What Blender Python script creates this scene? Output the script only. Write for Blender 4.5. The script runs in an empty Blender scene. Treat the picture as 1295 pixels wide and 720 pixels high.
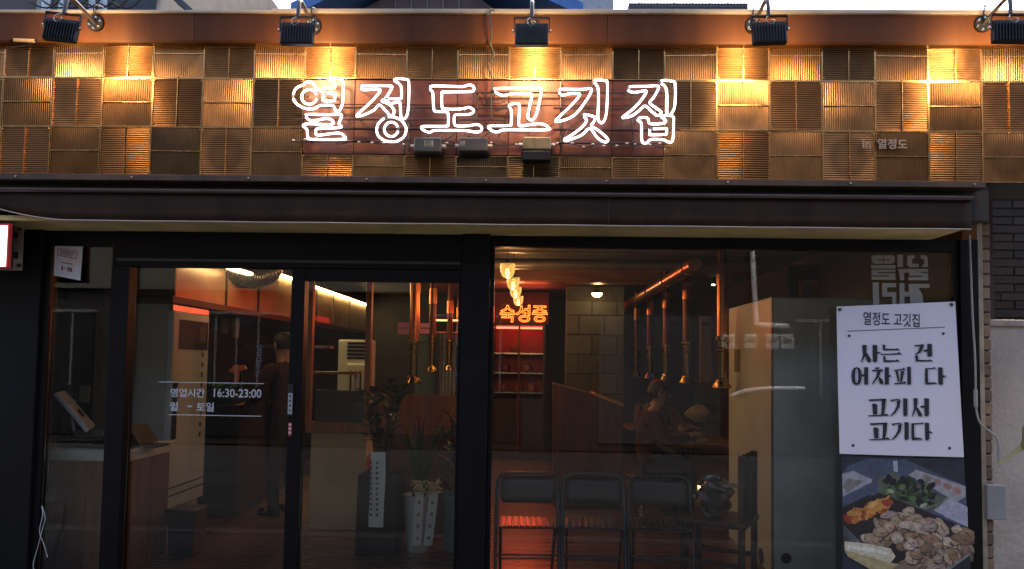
import bpy, bmesh, math, random
from mathutils import Vector, Matrix
R = math.radians
random.seed(7)
scene = bpy.context.scene
COL = scene.collection

# ------------------------------------------------------------------ camera, sky, sun, exposure
F_PX, CX, CY = 935.0, 647.5, 410.0
CAM = Vector((0.0, -4.6, 1.5))
YAW, PITCH, ROLL = R(1.661), R(2.93), R(0.89)
fw = Vector((-math.sin(YAW) * math.cos(PITCH), math.cos(YAW) * math.cos(PITCH), math.sin(PITCH)))
rt0 = Vector((math.cos(YAW), math.sin(YAW), 0))
up0 = rt0.cross(fw)
rt = rt0 * math.cos(ROLL) + up0 * math.sin(ROLL)
up = up0 * math.cos(ROLL) - rt0 * math.sin(ROLL)
cam_data = bpy.data.cameras.new('camera')
cam = bpy.data.objects.new('camera', cam_data)
COL.objects.link(cam)
cam.matrix_world = Matrix(((rt.x, up.x, -fw.x, CAM.x), (rt.y, up.y, -fw.y, CAM.y), (rt.z, up.z, -fw.z, CAM.z), (0, 0, 0, 1)))
cam_data.sensor_width = 36.0
cam_data.lens = F_PX / 1295.0 * 36.0
cam_data.shift_y = (CY - 360.0) / 1295.0
cam_data.clip_end = 500
scene.camera = cam

SUN_EL, SUN_ROT = R(58), R(20)
world = bpy.data.worlds.new('World')
scene.world = world
world.use_nodes = True
wn = world.node_tree
sky = wn.nodes.new('ShaderNodeTexSky')
sky.sky_type = 'NISHITA'
sky.sun_disc = False
sky.sun_elevation = SUN_EL
sky.sun_rotation = SUN_ROT
sky.dust_density = 7.0
sky.air_density = 0.8
sky.ozone_density = 1.5
wn.links.new(sky.outputs[0], wn.nodes['Background'].inputs[0])
wn.nodes['Background'].inputs[1].default_value = 0.15
sun_d = bpy.data.lights.new('sun', 'SUN')
sun_d.energy = 0.5
sun_d.angle = R(14)
sun_d.color = (1.0, 0.95, 0.88)
sun = bpy.data.objects.new('sun', sun_d)
COL.objects.link(sun)
# sky sun_rotation is measured from +Y towards +X
sdir = Vector((math.sin(SUN_ROT) * math.cos(SUN_EL), math.cos(SUN_ROT) * math.cos(SUN_EL), math.sin(SUN_EL)))
sun.rotation_euler = sdir.to_track_quat('Z', 'Y').to_euler()
sun.location = (0, 0, 30)

scene.view_settings.view_transform = 'Standard'
scene.view_settings.look = 'None'
scene.view_settings.exposure = 2.3
scene.view_settings.gamma = 1.0
scene.view_settings.use_curve_mapping = False
scene.render.engine = 'CYCLES'
cy = scene.cycles
cy.use_denoising = True
cy.max_bounces = 7
cy.diffuse_bounces = 3
cy.glossy_bounces = 4
cy.transmission_bounces = 4
cy.transparent_max_bounces = 24
cy.caustics_reflective = False
cy.caustics_refractive = False
cy.sample_clamp_indirect = 3.0
cy.use_adaptive_sampling = False


def at(px, py, d):
    """the point seen at a pixel of the photograph, at distance d in front of the camera along +Y"""
    v = fw * F_PX + rt * (px - CX) - up * (py - CY)
    return CAM + v * (d / v.y)


# ------------------------------------------------------------------ materials
MATS = {}


def mat(name, col, rough=0.6, metal=0.0, var=0.15, scale=8.0, bump=0.0, bscale=60.0, spec=0.5, emit=None, estr=0.0,
        coat=0.0, objvar=0.0, detail=4.0):
    if name in MATS:
        return MATS[name]
    m = bpy.data.materials.new(name)
    m.use_nodes = True
    n, l = m.node_tree.nodes, m.node_tree.links
    b = n['Principled BSDF']
    b.inputs['Roughness'].default_value = rough
    b.inputs['Metallic'].default_value = metal
    b.inputs['Specular IOR Level'].default_value = spec
    b.inputs['Coat Weight'].default_value = coat
    tc = n.new('ShaderNodeTexCoord')
    no = n.new('ShaderNodeTexNoise')
    no.inputs['Scale'].default_value = scale
    no.inputs['Detail'].default_value = detail
    l.new(tc.outputs['Object'], no.inputs['Vector'])
    mr = n.new('ShaderNodeMapRange')
    mr.inputs['From Min'].default_value = 0.3
    mr.inputs['From Max'].default_value = 0.7
    mr.inputs['To Min'].default_value = 1.0 - var
    mr.inputs['To Max'].default_value = 1.0 + var
    l.new(no.outputs['Fac'], mr.inputs['Value'])
    fac = mr.outputs[0]
    if objvar:
        oi = n.new('ShaderNodeObjectInfo')
        m2 = n.new('ShaderNodeMapRange')
        m2.inputs['To Min'].default_value = 1.0 - objvar
        m2.inputs['To Max'].default_value = 1.0 + objvar
        l.new(oi.outputs['Random'], m2.inputs['Value'])
        mu = n.new('ShaderNodeMath')
        mu.operation = 'MULTIPLY'
        l.new(fac, mu.inputs[0])
        l.new(m2.outputs[0], mu.inputs[1])
        fac = mu.outputs[0]
    vm = n.new('ShaderNodeVectorMath')
    vm.operation = 'SCALE'
    vm.inputs[0].default_value = col
    l.new(fac, vm.inputs['Scale'])
    l.new(vm.outputs[0], b.inputs['Base Color'])
    r2 = n.new('ShaderNodeMapRange')
    r2.inputs['To Min'].default_value = max(0.02, rough * 0.8)
    r2.inputs['To Max'].default_value = min(1.0, rough * 1.2)
    l.new(no.outputs['Fac'], r2.inputs['Value'])
    l.new(r2.outputs[0], b.inputs['Roughness'])
    if bump:
        n2 = n.new('ShaderNodeTexNoise')
        n2.inputs['Scale'].default_value = bscale
        n2.inputs['Detail'].default_value = 6
        l.new(tc.outputs['Object'], n2.inputs['Vector'])
        bp = n.new('ShaderNodeBump')
        bp.inputs['Strength'].default_value = bump
        bp.inputs['Distance'].default_value = 0.01
        l.new(n2.outputs['Fac'], bp.inputs['Height'])
        l.new(bp.outputs[0], b.inputs['Normal'])
    if emit:
        b.inputs['Emission Color'].default_value = (*emit, 1)
        b.inputs['Emission Strength'].default_value = estr
    MATS[name] = m
    return m


def brass_mat():
    """brass sheet with a dark round disc in the colour, its strength set per panel"""
    m = mat('brass_sheet', (0.195, 0.094, 0.036), rough=0.33, metal=1.0, var=0.22, scale=5, objvar=0.38, bump=0.05, bscale=25)
    n, l = m.node_tree.nodes, m.node_tree.links
    b = n['Principled BSDF']
    src = b.inputs['Base Color'].links[0].from_socket
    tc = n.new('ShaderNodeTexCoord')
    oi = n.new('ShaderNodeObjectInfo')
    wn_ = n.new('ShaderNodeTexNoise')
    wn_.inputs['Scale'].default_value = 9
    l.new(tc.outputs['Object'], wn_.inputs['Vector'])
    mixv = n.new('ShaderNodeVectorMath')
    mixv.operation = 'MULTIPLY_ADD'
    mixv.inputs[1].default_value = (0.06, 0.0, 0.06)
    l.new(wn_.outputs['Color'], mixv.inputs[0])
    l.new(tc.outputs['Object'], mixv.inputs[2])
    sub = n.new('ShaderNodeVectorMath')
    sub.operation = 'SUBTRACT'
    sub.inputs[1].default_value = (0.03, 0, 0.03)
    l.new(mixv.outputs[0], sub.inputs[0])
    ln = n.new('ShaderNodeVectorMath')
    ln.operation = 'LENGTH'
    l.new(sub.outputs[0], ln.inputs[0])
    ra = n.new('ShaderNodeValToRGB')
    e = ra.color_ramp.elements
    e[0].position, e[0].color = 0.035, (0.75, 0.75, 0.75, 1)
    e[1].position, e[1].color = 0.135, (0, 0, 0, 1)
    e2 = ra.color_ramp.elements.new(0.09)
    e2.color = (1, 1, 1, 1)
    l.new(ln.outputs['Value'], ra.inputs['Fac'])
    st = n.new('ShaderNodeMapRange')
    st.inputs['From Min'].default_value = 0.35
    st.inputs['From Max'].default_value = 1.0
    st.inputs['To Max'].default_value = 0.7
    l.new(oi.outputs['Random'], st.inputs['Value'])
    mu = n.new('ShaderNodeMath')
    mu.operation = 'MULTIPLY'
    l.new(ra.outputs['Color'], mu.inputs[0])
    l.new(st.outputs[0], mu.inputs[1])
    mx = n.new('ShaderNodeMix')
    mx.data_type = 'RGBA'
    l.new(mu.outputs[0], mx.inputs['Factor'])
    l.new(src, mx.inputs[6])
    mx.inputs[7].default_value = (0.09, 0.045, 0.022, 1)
    # some sheets are tinted grey bronze, others stay warm
    wh = n.new('ShaderNodeTexWhiteNoise')
    wh.noise_dimensions = '1D'
    l.new(oi.outputs['Random'], wh.inputs['W'])
    hr = n.new('ShaderNodeValToRGB')
    hr.color_ramp.elements[0].position, hr.color_ramp.elements[0].color = 0.0, (0.45, 0.60, 0.85, 1)
    hr.color_ramp.elements[1].position, hr.color_ramp.elements[1].color = 1.0, (1.15, 1.2, 1.25, 1)
    hm = hr.color_ramp.elements.new(0.45)
    hm.color = (1.0, 0.95, 0.9, 1)
    l.new(wh.outputs['Value'], hr.inputs['Fac'])
    tin = n.new('ShaderNodeMix')
    tin.data_type, tin.blend_type = 'RGBA', 'MULTIPLY'
    tin.inputs['Factor'].default_value = 1.0
    l.new(src, tin.inputs[6])
    l.new(hr.outputs['Color'], tin.inputs[7])
    src = tin.outputs[2]
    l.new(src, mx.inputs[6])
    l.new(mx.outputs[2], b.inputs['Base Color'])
    return m


def emis(name, col, s):
    if name in MATS:
        return MATS[name]
    m = bpy.data.materials.new(name)
    m.use_nodes = True
    n, l = m.node_tree.nodes, m.node_tree.links
    b = n['Principled BSDF']
    b.inputs['Base Color'].default_value = (0.8, 0.8, 0.8, 1)
    b.inputs['Emission Color'].default_value = (*col, 1)
    b.inputs['Emission Strength'].default_value = s
    MATS[name] = m
    return m


def glass_mat(name, tint=(0.92, 0.94, 0.93), refl=1.0, rough=0.0, smudge=0.0):
    if name in MATS:
        return MATS[name]
    m = bpy.data.materials.new(name)
    m.use_nodes = True
    n, l = m.node_tree.nodes, m.node_tree.links
    n.remove(n['Principled BSDF'])
    out = n['Material Output']
    fr = n.new('ShaderNodeFresnel')
    fr.inputs['IOR'].default_value = 1.45
    mu = n.new('ShaderNodeMath')
    mu.operation = 'MULTIPLY'
    mu.inputs[1].default_value = refl
    l.new(fr.outputs[0], mu.inputs[0])
    tr = n.new('ShaderNodeBsdfTransparent')
    tr.inputs[0].default_value = (*tint, 1)
    gl = n.new('ShaderNodeBsdfGlossy')
    gl.inputs['Roughness'].default_value = rough
    mx = n.new('ShaderNodeMixShader')
    l.new(mu.outputs[0], mx.inputs[0])
    l.new(tr.outputs[0], mx.inputs[1])
    l.new(gl.outputs[0], mx.inputs[2])
    if smudge:
        # fine dust and wiped streaks on the pane
        tc = n.new('ShaderNodeTexCoord')
        mp = n.new('ShaderNodeMapping')
        mp.inputs['Scale'].default_value = (2.2, 1, 0.7)
        mp.inputs['Rotation'].default_value = (0, 0.5, 0)
        l.new(tc.outputs['Object'], mp.inputs['Vector'])
        no = n.new('ShaderNodeTexNoise')
        no.inputs['Scale'].default_value = 2.5
        no.inputs['Detail'].default_value = 8
        l.new(mp.outputs[0], no.inputs['Vector'])
        mr = n.new('ShaderNodeMapRange')
        mr.inputs['From Min'].default_value = 0.45
        mr.inputs['From Max'].default_value = 0.8
        mr.inputs['To Max'].default_value = smudge
        l.new(no.outputs['Fac'], mr.inputs['Value'])
        df = n.new('ShaderNodeBsdfDiffuse')
        df.inputs[0].default_value = (0.6, 0.58, 0.55, 1)
        m3 = n.new('ShaderNodeMixShader')
        l.new(mr.outputs[0], m3.inputs[0])
        l.new(mx.outputs[0], m3.inputs[1])
        l.new(df.outputs[0], m3.inputs[2])
        mx = m3
    l.new(mx.outputs[0], out.inputs['Surface'])
    MATS[name] = m
    return m


def wood_mat(name, col, rough=0.4, grain=(2, 30, 30), var=0.35, coat=0.0, objvar=0.2):
    if name in MATS:
        return MATS[name]
    m = mat(name, col, rough=rough, var=var, scale=1.0, objvar=objvar, coat=coat)
    n, l = m.node_tree.nodes, m.node_tree.links
    no = [x for x in n if x.type == 'TEX_NOISE'][0]
    mp = n.new('ShaderNodeMapping')
    mp.inputs['Scale'].default_value = grain
    tc = [x for x in n if x.type == 'TEX_COORD'][0]
    l.new(tc.outputs['Object'], mp.inputs['Vector'])
    l.new(mp.outputs[0], no.inputs['Vector'])
    return m


def vcol_mat(name, rough=0.5, var=0.25, scale=120):
    if name in MATS:
        return MATS[name]
    m = mat(name, (1, 1, 1), rough=rough, var=var, scale=scale)
    n, l = m.node_tree.nodes, m.node_tree.links
    a = n.new('ShaderNodeVertexColor')
    a.layer_name = 'print'
    vm = [x for x in n if x.type == 'VECT_MATH'][0]
    l.new(a.outputs[0], vm.inputs[0])
    return m


# ------------------------------------------------------------------ mesh builder
OFF = {}


class MB:
    def __init__(s):
        s.v, s.f, s.mi, s.c, s.cur = [], [], [], [], 0
        s.col = None

    def _add(s, vs, fs):
        o = len(s.v)
        s.v += [Vector(p) for p in vs]
        for f in fs:
            s.f.append([o + i for i in f])
            s.mi.append(s.cur)
            s.c.append(s.col)

    def box(s, x0, x1, y0, y1, z0, z1, M=None):
        if x0 > x1: x0, x1 = x1, x0
        if y0 > y1: y0, y1 = y1, y0
        if z0 > z1: z0, z1 = z1, z0
        vs = [Vector(p) for p in ((x0, y0, z0), (x1, y0, z0), (x1, y1, z0), (x0, y1, z0), (x0, y0, z1), (x1, y0, z1), (x1, y1, z1), (x0, y1, z1))]
        if M: vs = [M @ p for p in vs]
        s._add(vs, [(0, 3, 2, 1), (4, 5, 6, 7), (0, 1, 5, 4), (1, 2, 6, 5), (2, 3, 7, 6), (3, 0, 4, 7)])
        return s

    def cyl(s, p0, p1, r0, r1=None, n=16, caps=True):
        r1 = r0 if r1 is None else r1
        p0, p1 = Vector(p0), Vector(p1)
        a = (p1 - p0).normalized()
        b = a.orthogonal().normalized()
        c = a.cross(b)
        vs = []
        for p, r in ((p0, r0), (p1, r1)):
            for i in range(n):
                t = 2 * math.pi * i / n
                vs.append(p + (b * math.cos(t) + c * math.sin(t)) * r)
        fs = [(i, (i + 1) % n, n + (i + 1) % n, n + i) for i in range(n)]
        if caps:
            fs += [tuple(range(n))[::-1], tuple(range(n, 2 * n))]
        s._add(vs, fs)
        return s

    def tube(s, pts, r, n=8, closed=False, taper=None):
        pts = [Vector(p) for p in pts]
        N = len(pts)
        tans = []
        for i in range(N):
            if closed:
                t = pts[(i + 1) % N] - pts[i - 1]
            else:
                t = pts[min(i + 1, N - 1)] - pts[max(i - 1, 0)]
            tans.append(t.normalized() if t.length > 1e-9 else Vector((0, 0, 1)))
        b = tans[0].orthogonal().normalized()
        vs = []
        for i in range(N):
            b = (b - tans[i] * b.dot(tans[i]))
            b = b.normalized() if b.length > 1e-6 else tans[i].orthogonal().normalized()
            c = tans[i].cross(b)
            rr = r if taper is None else r * (1 + (taper - 1) * i / (N - 1))
            for k in range(n):
                t = 2 * math.pi * k / n
                vs.append(pts[i] + (b * math.cos(t) + c * math.sin(t)) * rr)
        fs = []
        for i in range(N if closed else N - 1):
            j = (i + 1) % N
            for k in range(n):
                fs.append((i * n + k, i * n + (k + 1) % n, j * n + (k + 1) % n, j * n + k))
        if not closed:
            fs += [tuple(range(n))[::-1], tuple(range((N - 1) * n, N * n))]
        s._add(vs, fs)
        return s

    def lathe(s, prof, c=(0, 0, 0), n=20, M=None):
        vs, fs = [], []
        c = Vector(c)
        for r, z in prof:
            for k in range(n):
                t = 2 * math.pi * k / n
                p = Vector((r * math.cos(t), r * math.sin(t), z))
                if M: p = M @ p
                vs.append(p + c)
        for i in range(len(prof) - 1):
            for k in range(n):
                fs.append((i * n + k, i * n + (k + 1) % n, (i + 1) * n + (k + 1) % n, (i + 1) * n + k))
        fs += [tuple(range(n))[::-1], tuple(range((len(prof) - 1) * n, len(prof) * n))]
        s._add(vs, fs)
        return s

    def prism(s, pts, d):
        """closed outline (3D points) pushed back along vector d"""
        pts = [Vector(p) for p in pts]
        d = Vector(d)
        N = len(pts)
        vs = pts + [p + d for p in pts]
        fs = [tuple(range(N)), tuple(range(N, 2 * N))[::-1]]
        fs += [(i, i + N, (i + 1) % N + N, (i + 1) % N) for i in range(N)]
        s._add(vs, fs)
        return s

    def poly(s, pts):
        s._add(pts, [tuple(range(len(pts)))])
        return s

    def grid(s, rows):
        n = len(rows[0])
        vs = [p for r in rows for p in r]
        fs = [(i * n + j, i * n + j + 1, (i + 1) * n + j + 1, (i + 1) * n + j) for i in range(len(rows) - 1) for j in range(n - 1)]
        s._add(vs, fs)
        return s

    def mesh(s, name, off=Vector((0, 0, 0)), smooth=False):
        me = bpy.data.meshes.new(name)
        me.from_pydata([tuple(p - off) for p in s.v], [], s.f)
        for p, i in zip(me.polygons, s.mi):
            p.material_index = i
            p.use_smooth = smooth
        if any(c is not None for c in s.c):
            ca = me.color_attributes.new('print', 'FLOAT_COLOR', 'CORNER')
            for p in me.polygons:
                c = s.c[p.index] or (1, 1, 1)
                for li in p.loop_indices:
                    ca.data[li].color = (*c, 1)
        if smooth:
            me.set_sharp_from_angle(angle=R(40))
        bm = bmesh.new()
        bm.from_mesh(me)
        bmesh.ops.recalc_face_normals(bm, faces=bm.faces)
        bm.to_mesh(me)
        bm.free()
        return me

    def build(s, name, m, parent=None, smooth=False, bevel=0.0, seg=2):
        off = OFF.get(parent.name, Vector((0, 0, 0))) if parent else Vector((0, 0, 0))
        me = s.mesh(name, off, smooth)
        return link(name, me, m, parent, bevel, seg)


def link(name, me, m, parent=None, bevel=0.0, seg=2):
    o = bpy.data.objects.new(name, me)
    for x in (m if isinstance(m, (list, tuple)) else [m]):
        if x is not None and len(me.materials) < len(m if isinstance(m, (list, tuple)) else [m]):
            me.materials.append(x)
    COL.objects.link(o)
    if parent:
        o.parent = parent
        OFF[o.name] = OFF.get(parent.name, Vector((0, 0, 0)))
    if bevel:
        bv = o.modifiers.new('bevel', 'BEVEL')
        bv.width, bv.segments, bv.limit_method, bv.angle_limit = bevel, seg, 'ANGLE', R(40)
    return o


def tag(o, label, cat, group=None):
    o['label'], o['category'] = label, cat
    if group: o['group'] = group
    return o


def thing(name, label, cat, loc=(0, 0, 0), group=None):
    o = bpy.data.objects.new(name, None)
    o.empty_display_size = 0.1
    COL.objects.link(o)
    o.location = loc
    OFF[o.name] = Vector(loc)
    return tag(o, label, cat, group)


def single(mb, name, m, label, cat, group=None, **k):
    """a thing that is one mesh: origin at its base"""
    xs = [p.x for p in mb.v]; ys = [p.y for p in mb.v]; zs = [p.z for p in mb.v]
    c = Vector(((min(xs) + max(xs)) / 2, (min(ys) + max(ys)) / 2, min(zs)))
    mb.v = [p - c for p in mb.v]
    o = mb.build(name, m, None, **k)
    o.location = c
    return tag(o, label, cat, group)


def struct(o):
    o['kind'] = 'structure'
    return o


def copy_tree(o, parent=None):
    c = o.copy()
    COL.objects.link(c)
    if parent: c.parent = parent
    for ch in list(o.children):
        copy_tree(ch, c)
    return c


def smooth_path(pts, n=6, closed=False):
    """Catmull-Rom through points"""
    pts = [Vector(p) for p in pts]
    N = len(pts)
    out = []
    for i in range(N if closed else N - 1):
        g = lambda k: pts[k % N] if closed else pts[max(0, min(N - 1, k))]
        p0, p1, p2, p3 = g(i - 1), g(i), g(i + 1), g(i + 2)
        for j in range(n):
            t = j / n
            out.append(0.5 * ((2 * p1) + (p2 - p0) * t + (2 * p0 - 5 * p1 + 4 * p2 - p3) * t * t + (3 * p1 - p0 - 3 * p2 + p3) * t ** 3))
    if not closed:
        out.append(pts[-1])
    return out


def text_mesh(body, size, bold=0.0, extrude=0.0, tube=0.0, align='LEFT', narrow=1.0, spacing=1.0):
    c = bpy.data.curves.new('t', 'FONT')
    c.body, c.size, c.offset, c.extrude, c.align_x = body, size, bold, extrude, align
    c.space_character = spacing
    c.resolution_u = 3
    if tube:
        c.fill_mode = 'NONE'
        c.bevel_depth = tube
        c.bevel_resolution = 1
    o = bpy.data.objects.new('t', c)
    COL.objects.link(o)
    me = bpy.data.meshes.new_from_object(o.evaluated_get(bpy.context.evaluated_depsgraph_get()))
    bpy.data.objects.remove(o)
    # from XY to the facade's XZ plane
    me.transform(Matrix(((narrow, 0, 0, 0), (0, 0, -1, 0), (0, 1, 0, 0), (0, 0, 0, 1))))
    me.materials.clear()
    return me


def put_text(name, me, m, parent, p, rot=0.0, tilt=None):
    """p world point; parent an Empty or mesh thing whose origin is known"""
    o = link(name, me, m, parent)
    o.location = Vector(p) - (OFF.get(parent.name, Vector((0, 0, 0))) if parent else Vector((0, 0, 0)))
    o.rotation_euler = (0, rot, 0)
    return o


# ------------------------------------------------------------------ palette
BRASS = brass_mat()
RIM = mat('brass_rim', (0.66, 0.40, 0.16), rough=0.26, metal=1.0, var=0.2, scale=20, objvar=0.2)
REDSHEET = mat('red_brown_sheet', (0.115, 0.029, 0.012), rough=0.45, metal=0.2, var=0.3, scale=5, objvar=0.25)
COPING = wood_mat('brown_coping', (0.062, 0.021, 0.0065), grain=(6, 1, 0.9), rough=0.42, var=0.28, objvar=0.08)
CAPM = mat('cap_metal', (0.36, 0.29, 0.21), rough=0.45, metal=0.4, var=0.2, scale=6)
LEDGE = wood_mat('ledge_brown', (0.052, 0.032, 0.022), grain=(9, 1, 1), rough=0.45, var=0.3, objvar=0.0)
FABRIC = wood_mat('awning_fabric', (0.036, 0.021, 0.0125), grain=(7, 1, 0.8), rough=0.75, var=0.32, objvar=0.0)
for _m in (FABRIC, COPING, LEDGE):
    _m.node_tree.nodes['Principled BSDF'].inputs['Specular IOR Level'].default_value = 0.2
BLACK = mat('frame_black', (0.0045, 0.0045, 0.0055), spec=0.18, rough=0.42, var=0.25, scale=6)
NAVY = mat('pier_panel', (0.0045, 0.0045, 0.0055), spec=0.2, rough=0.5, var=0.2, scale=3)
SOFFIT = mat('soffit_cream', (0.74, 0.54, 0.22), rough=0.6, var=0.2, scale=4)
LAMPBLK = mat('lamp_black', (0.006, 0.006, 0.0065), spec=0.3, rough=0.45, var=0.2, scale=30)
STEEL = mat('galvanised', (0.40, 0.40, 0.41), rough=0.35, metal=0.9, var=0.2, scale=15)
BOLT = mat('bolt_zinc', (0.7, 0.6, 0.45), rough=0.25, metal=1.0)
CABLE = mat('black_cable', (0.02, 0.018, 0.017), rough=0.5)
NEON = emis('neon_white', (1.0, 0.93, 0.95), 0.95)
RODM = mat('neon_rail', (0.06, 0.035, 0.03), rough=0.4, metal=0.3)
TRANSF = mat('transformer_case', (0.07, 0.062, 0.05), rough=0.4, var=0.25, scale=20)
GLASS = glass_mat('window_glass', refl=0.8, smudge=0.009)
WHITE = mat('white_paint', (0.78, 0.78, 0.78), rough=0.5, var=0.04)
PAPER = mat('poster_paper', (0.80, 0.74, 0.78), rough=0.55, var=0.03, scale=3)
INK = mat('black_ink', (0.018, 0.018, 0.024), rough=0.5, var=0.1)
INKGREY = mat('grey_ink', (0.12, 0.12, 0.14), rough=0.5, var=0.1)
FILM = mat('white_film', (0.5, 0.5, 0.5), rough=0.6, var=0.08)
COPPER = mat('copper', (0.60, 0.21, 0.08), rough=0.32, metal=1.0, var=0.25, scale=12)
DKRED = mat('dark_red_pipe', (0.14, 0.03, 0.02), rough=0.35, metal=0.5, var=0.2)
BRASSP = mat('polished_brass', (0.42, 0.25, 0.09), rough=0.17, metal=1.0, var=0.15)
WOOD_R = wood_mat('red_wood', (0.20, 0.05, 0.02), grain=(30, 30, 2), rough=0.35)
WOOD_D = wood_mat('dark_wood', (0.06, 0.028, 0.016), grain=(30, 30, 2), rough=0.4)
WOOD_F = wood_mat('floor_wood', (0.16, 0.075, 0.04), grain=(2, 40, 40), rough=0.28, coat=0.2)
CREAM = mat('cream_enamel', (0.76, 0.81, 0.80), rough=0.4, var=0.08, scale=3)
GREYPANEL = mat('grey_green_panel', (0.80, 0.84, 0.78), rough=0.45, var=0.18, scale=2.5)
DARKWALL = mat('dark_wall', (0.013, 0.009, 0.008), rough=0.7, var=0.3, scale=2)
SST = mat('stainless', (0.5, 0.48, 0.45), rough=0.28, metal=1.0, var=0.15, scale=6)
BLKPL = mat('black_plastic', (0.014, 0.014, 0.015), rough=0.35, var=0.15, scale=20)
CONCRETE = mat('render_wall', (0.46, 0.385, 0.31), rough=0.9, var=0.24, scale=2.2, detail=9, bump=0.6, bscale=35)
BRICKD = mat('dark_brick', (0.034, 0.026, 0.022), rough=0.85, var=0.35, scale=9, objvar=0.35, bump=0.5, bscale=60)
BRICKW = mat('warm_brick', (0.22, 0.14, 0.085), rough=0.85, var=0.25, scale=9, objvar=0.3, bump=0.4, bscale=60)
MORTAR = mat('dark_mortar', (0.05, 0.045, 0.04), rough=0.95, var=0.25, scale=12, bump=0.4)

# ------------------------------------------------------------------ ground and room shell
b = MB(); b.box(-80, 80, -80, 80, -0.30, -0.13)
struct(b.build('ground', mat('asphalt', (0.035, 0.035, 0.036), rough=0.9, var=0.3, scale=1.2, bump=0.3, bscale=80)))
b = MB(); b.box(-20, 20, -1.75, -0.12, -0.13, -0.02)
struct(b.build('pavement', mat('paving', (0.10, 0.097, 0.094), rough=0.9, var=0.2, scale=3, bump=0.3)))
b = MB(); b.box(-20, 20, -1.92, -1.752, -0.13, -0.005)
struct(b.build('kerb', mat('kerb_granite', (0.16, 0.155, 0.15), rough=0.85, var=0.2, scale=25), bevel=0.015))
XL, XR, YB, ZC = -3.62, 2.80, 8.3, 2.62
b = MB(); b.box(XL, XR, 0.06, YB, -0.13, -0.004)
fl = struct(b.build('floor', mat('floor_base', (0.02, 0.012, 0.008), rough=0.8)))
pw = 0.138
bm_ = MB().box(-(XR - XL) / 2 + 0.01, (XR - XL) / 2 - 0.01, 0, pw - 0.004, 0, 0.018)
pm = bm_.mesh('floor_board')
pm.materials.append(WOOD_F)
for i in range(58):
    o = bpy.data.objects.new('floor_board', pm)
    COL.objects.link(o)
    o.parent = fl
    o.location = ((XL + XR) / 2, 0.07 + i * pw, -0.003 + random.uniform(-0.0008, 0.0008))
    bv = o.modifiers.new('bevel', 'BEVEL'); bv.width = 0.002; bv.segments = 1
b = MB(); b.box(XL - 0.1, XR + 0.1, 0.05, YB + 0.1, ZC, ZC + 0.2)
struct(b.build('ceiling', mat('ceiling_dark', (0.03, 0.024, 0.02), rough=0.7, var=0.3, scale=2)))
b = MB(); b.box(XL - 0.15, XL, 0.05, YB, -0.1, ZC)
struct(b.build('wall_left', DARKWALL))
b = MB(); b.box(XR, XR + 0.12, 0.16, YB, -0.1, ZC)
struct(b.build('wall_right', mat('maroon_wall', (0.035, 0.009, 0.008), rough=0.6, var=0.3, scale=2)))
b = MB(); b.box(XL - 0.15, XR + 0.12, YB, YB + 0.15, -0.1, ZC)
struct(b.build('wall_back', DARKWALL))

# ------------------------------------------------------------------ the restaurant front
YF = -0.377
X0P, PWD, PHT, ZR2 = -3.1617, 0.30, 0.2908, 3.1387
front = thing('restaurant_front', 'restaurant front with checkered brass fascia, brown coping and black glazed shopfront', 'building', (0, -0.2, 0))


def panel_mesh(w, h, vertical, ribs_per_m=78, bulge=0.005):
    b = MB()
    rim = 0.0032
    W, H = (w, h) if vertical else (h, w)       # W runs across the ribs
    nr = max(4, int(round((W - 2 * rim) * ribs_per_m)))
    us = []
    for i in range(nr):
        for t in (0.0, 0.125, 0.25, 0.375, 0.5, 0.625, 0.75, 0.875):
            us.append((-W / 2 + rim + (W - 2 * rim) * (i + t) / nr, 0.0017 * (1 - math.cos(2 * math.pi * t)) * 0.5 * 2))
    us.append((W / 2 - rim, 0.0))
    nv = 9
    rows = []
    for j in range(nv):
        q = -H / 2 + rim + (H - 2 * rim) * j / (nv - 1)
        row = []
        for u, dd in us:
            r2 = (2 * u / W) ** 2 + (2 * q / H) ** 2
            y = -dd - bulge * max(0.0, 1 - r2 * 0.8) ** 1.5
            row.append((u, y, q) if vertical else (q, y, u))
        rows.append(row)
    b.grid(rows)
    b.cur = 1
    for x0, x1, z0, z1 in ((-w / 2, -w / 2 + rim, -h / 2, h / 2), (w / 2 - rim, w / 2, -h / 2, h / 2),
                           (-w / 2 + rim, w / 2 - rim, -h / 2, -h / 2 + rim), (-w / 2 + rim, w / 2 - rim, h / 2 - rim, h / 2)):
        b.box(x0, x1, -0.0055, 0.01, z0, z1)
    for x, z in ((-0.47, -0.45), (0.47, 0.45), (-0.47, 0.45), (0.47, -0.45), (0.0, 0.485), (0.0, -0.485)):
        if random.random() < 0.75:
            b.cyl((x * w, -0.0056, z * h), (x * w, -0.0105, z * h), 0.0042, 0.003, n=8)
    me = b.mesh('grille_panel', smooth=True)
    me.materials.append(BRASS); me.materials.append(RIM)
    return me


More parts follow.
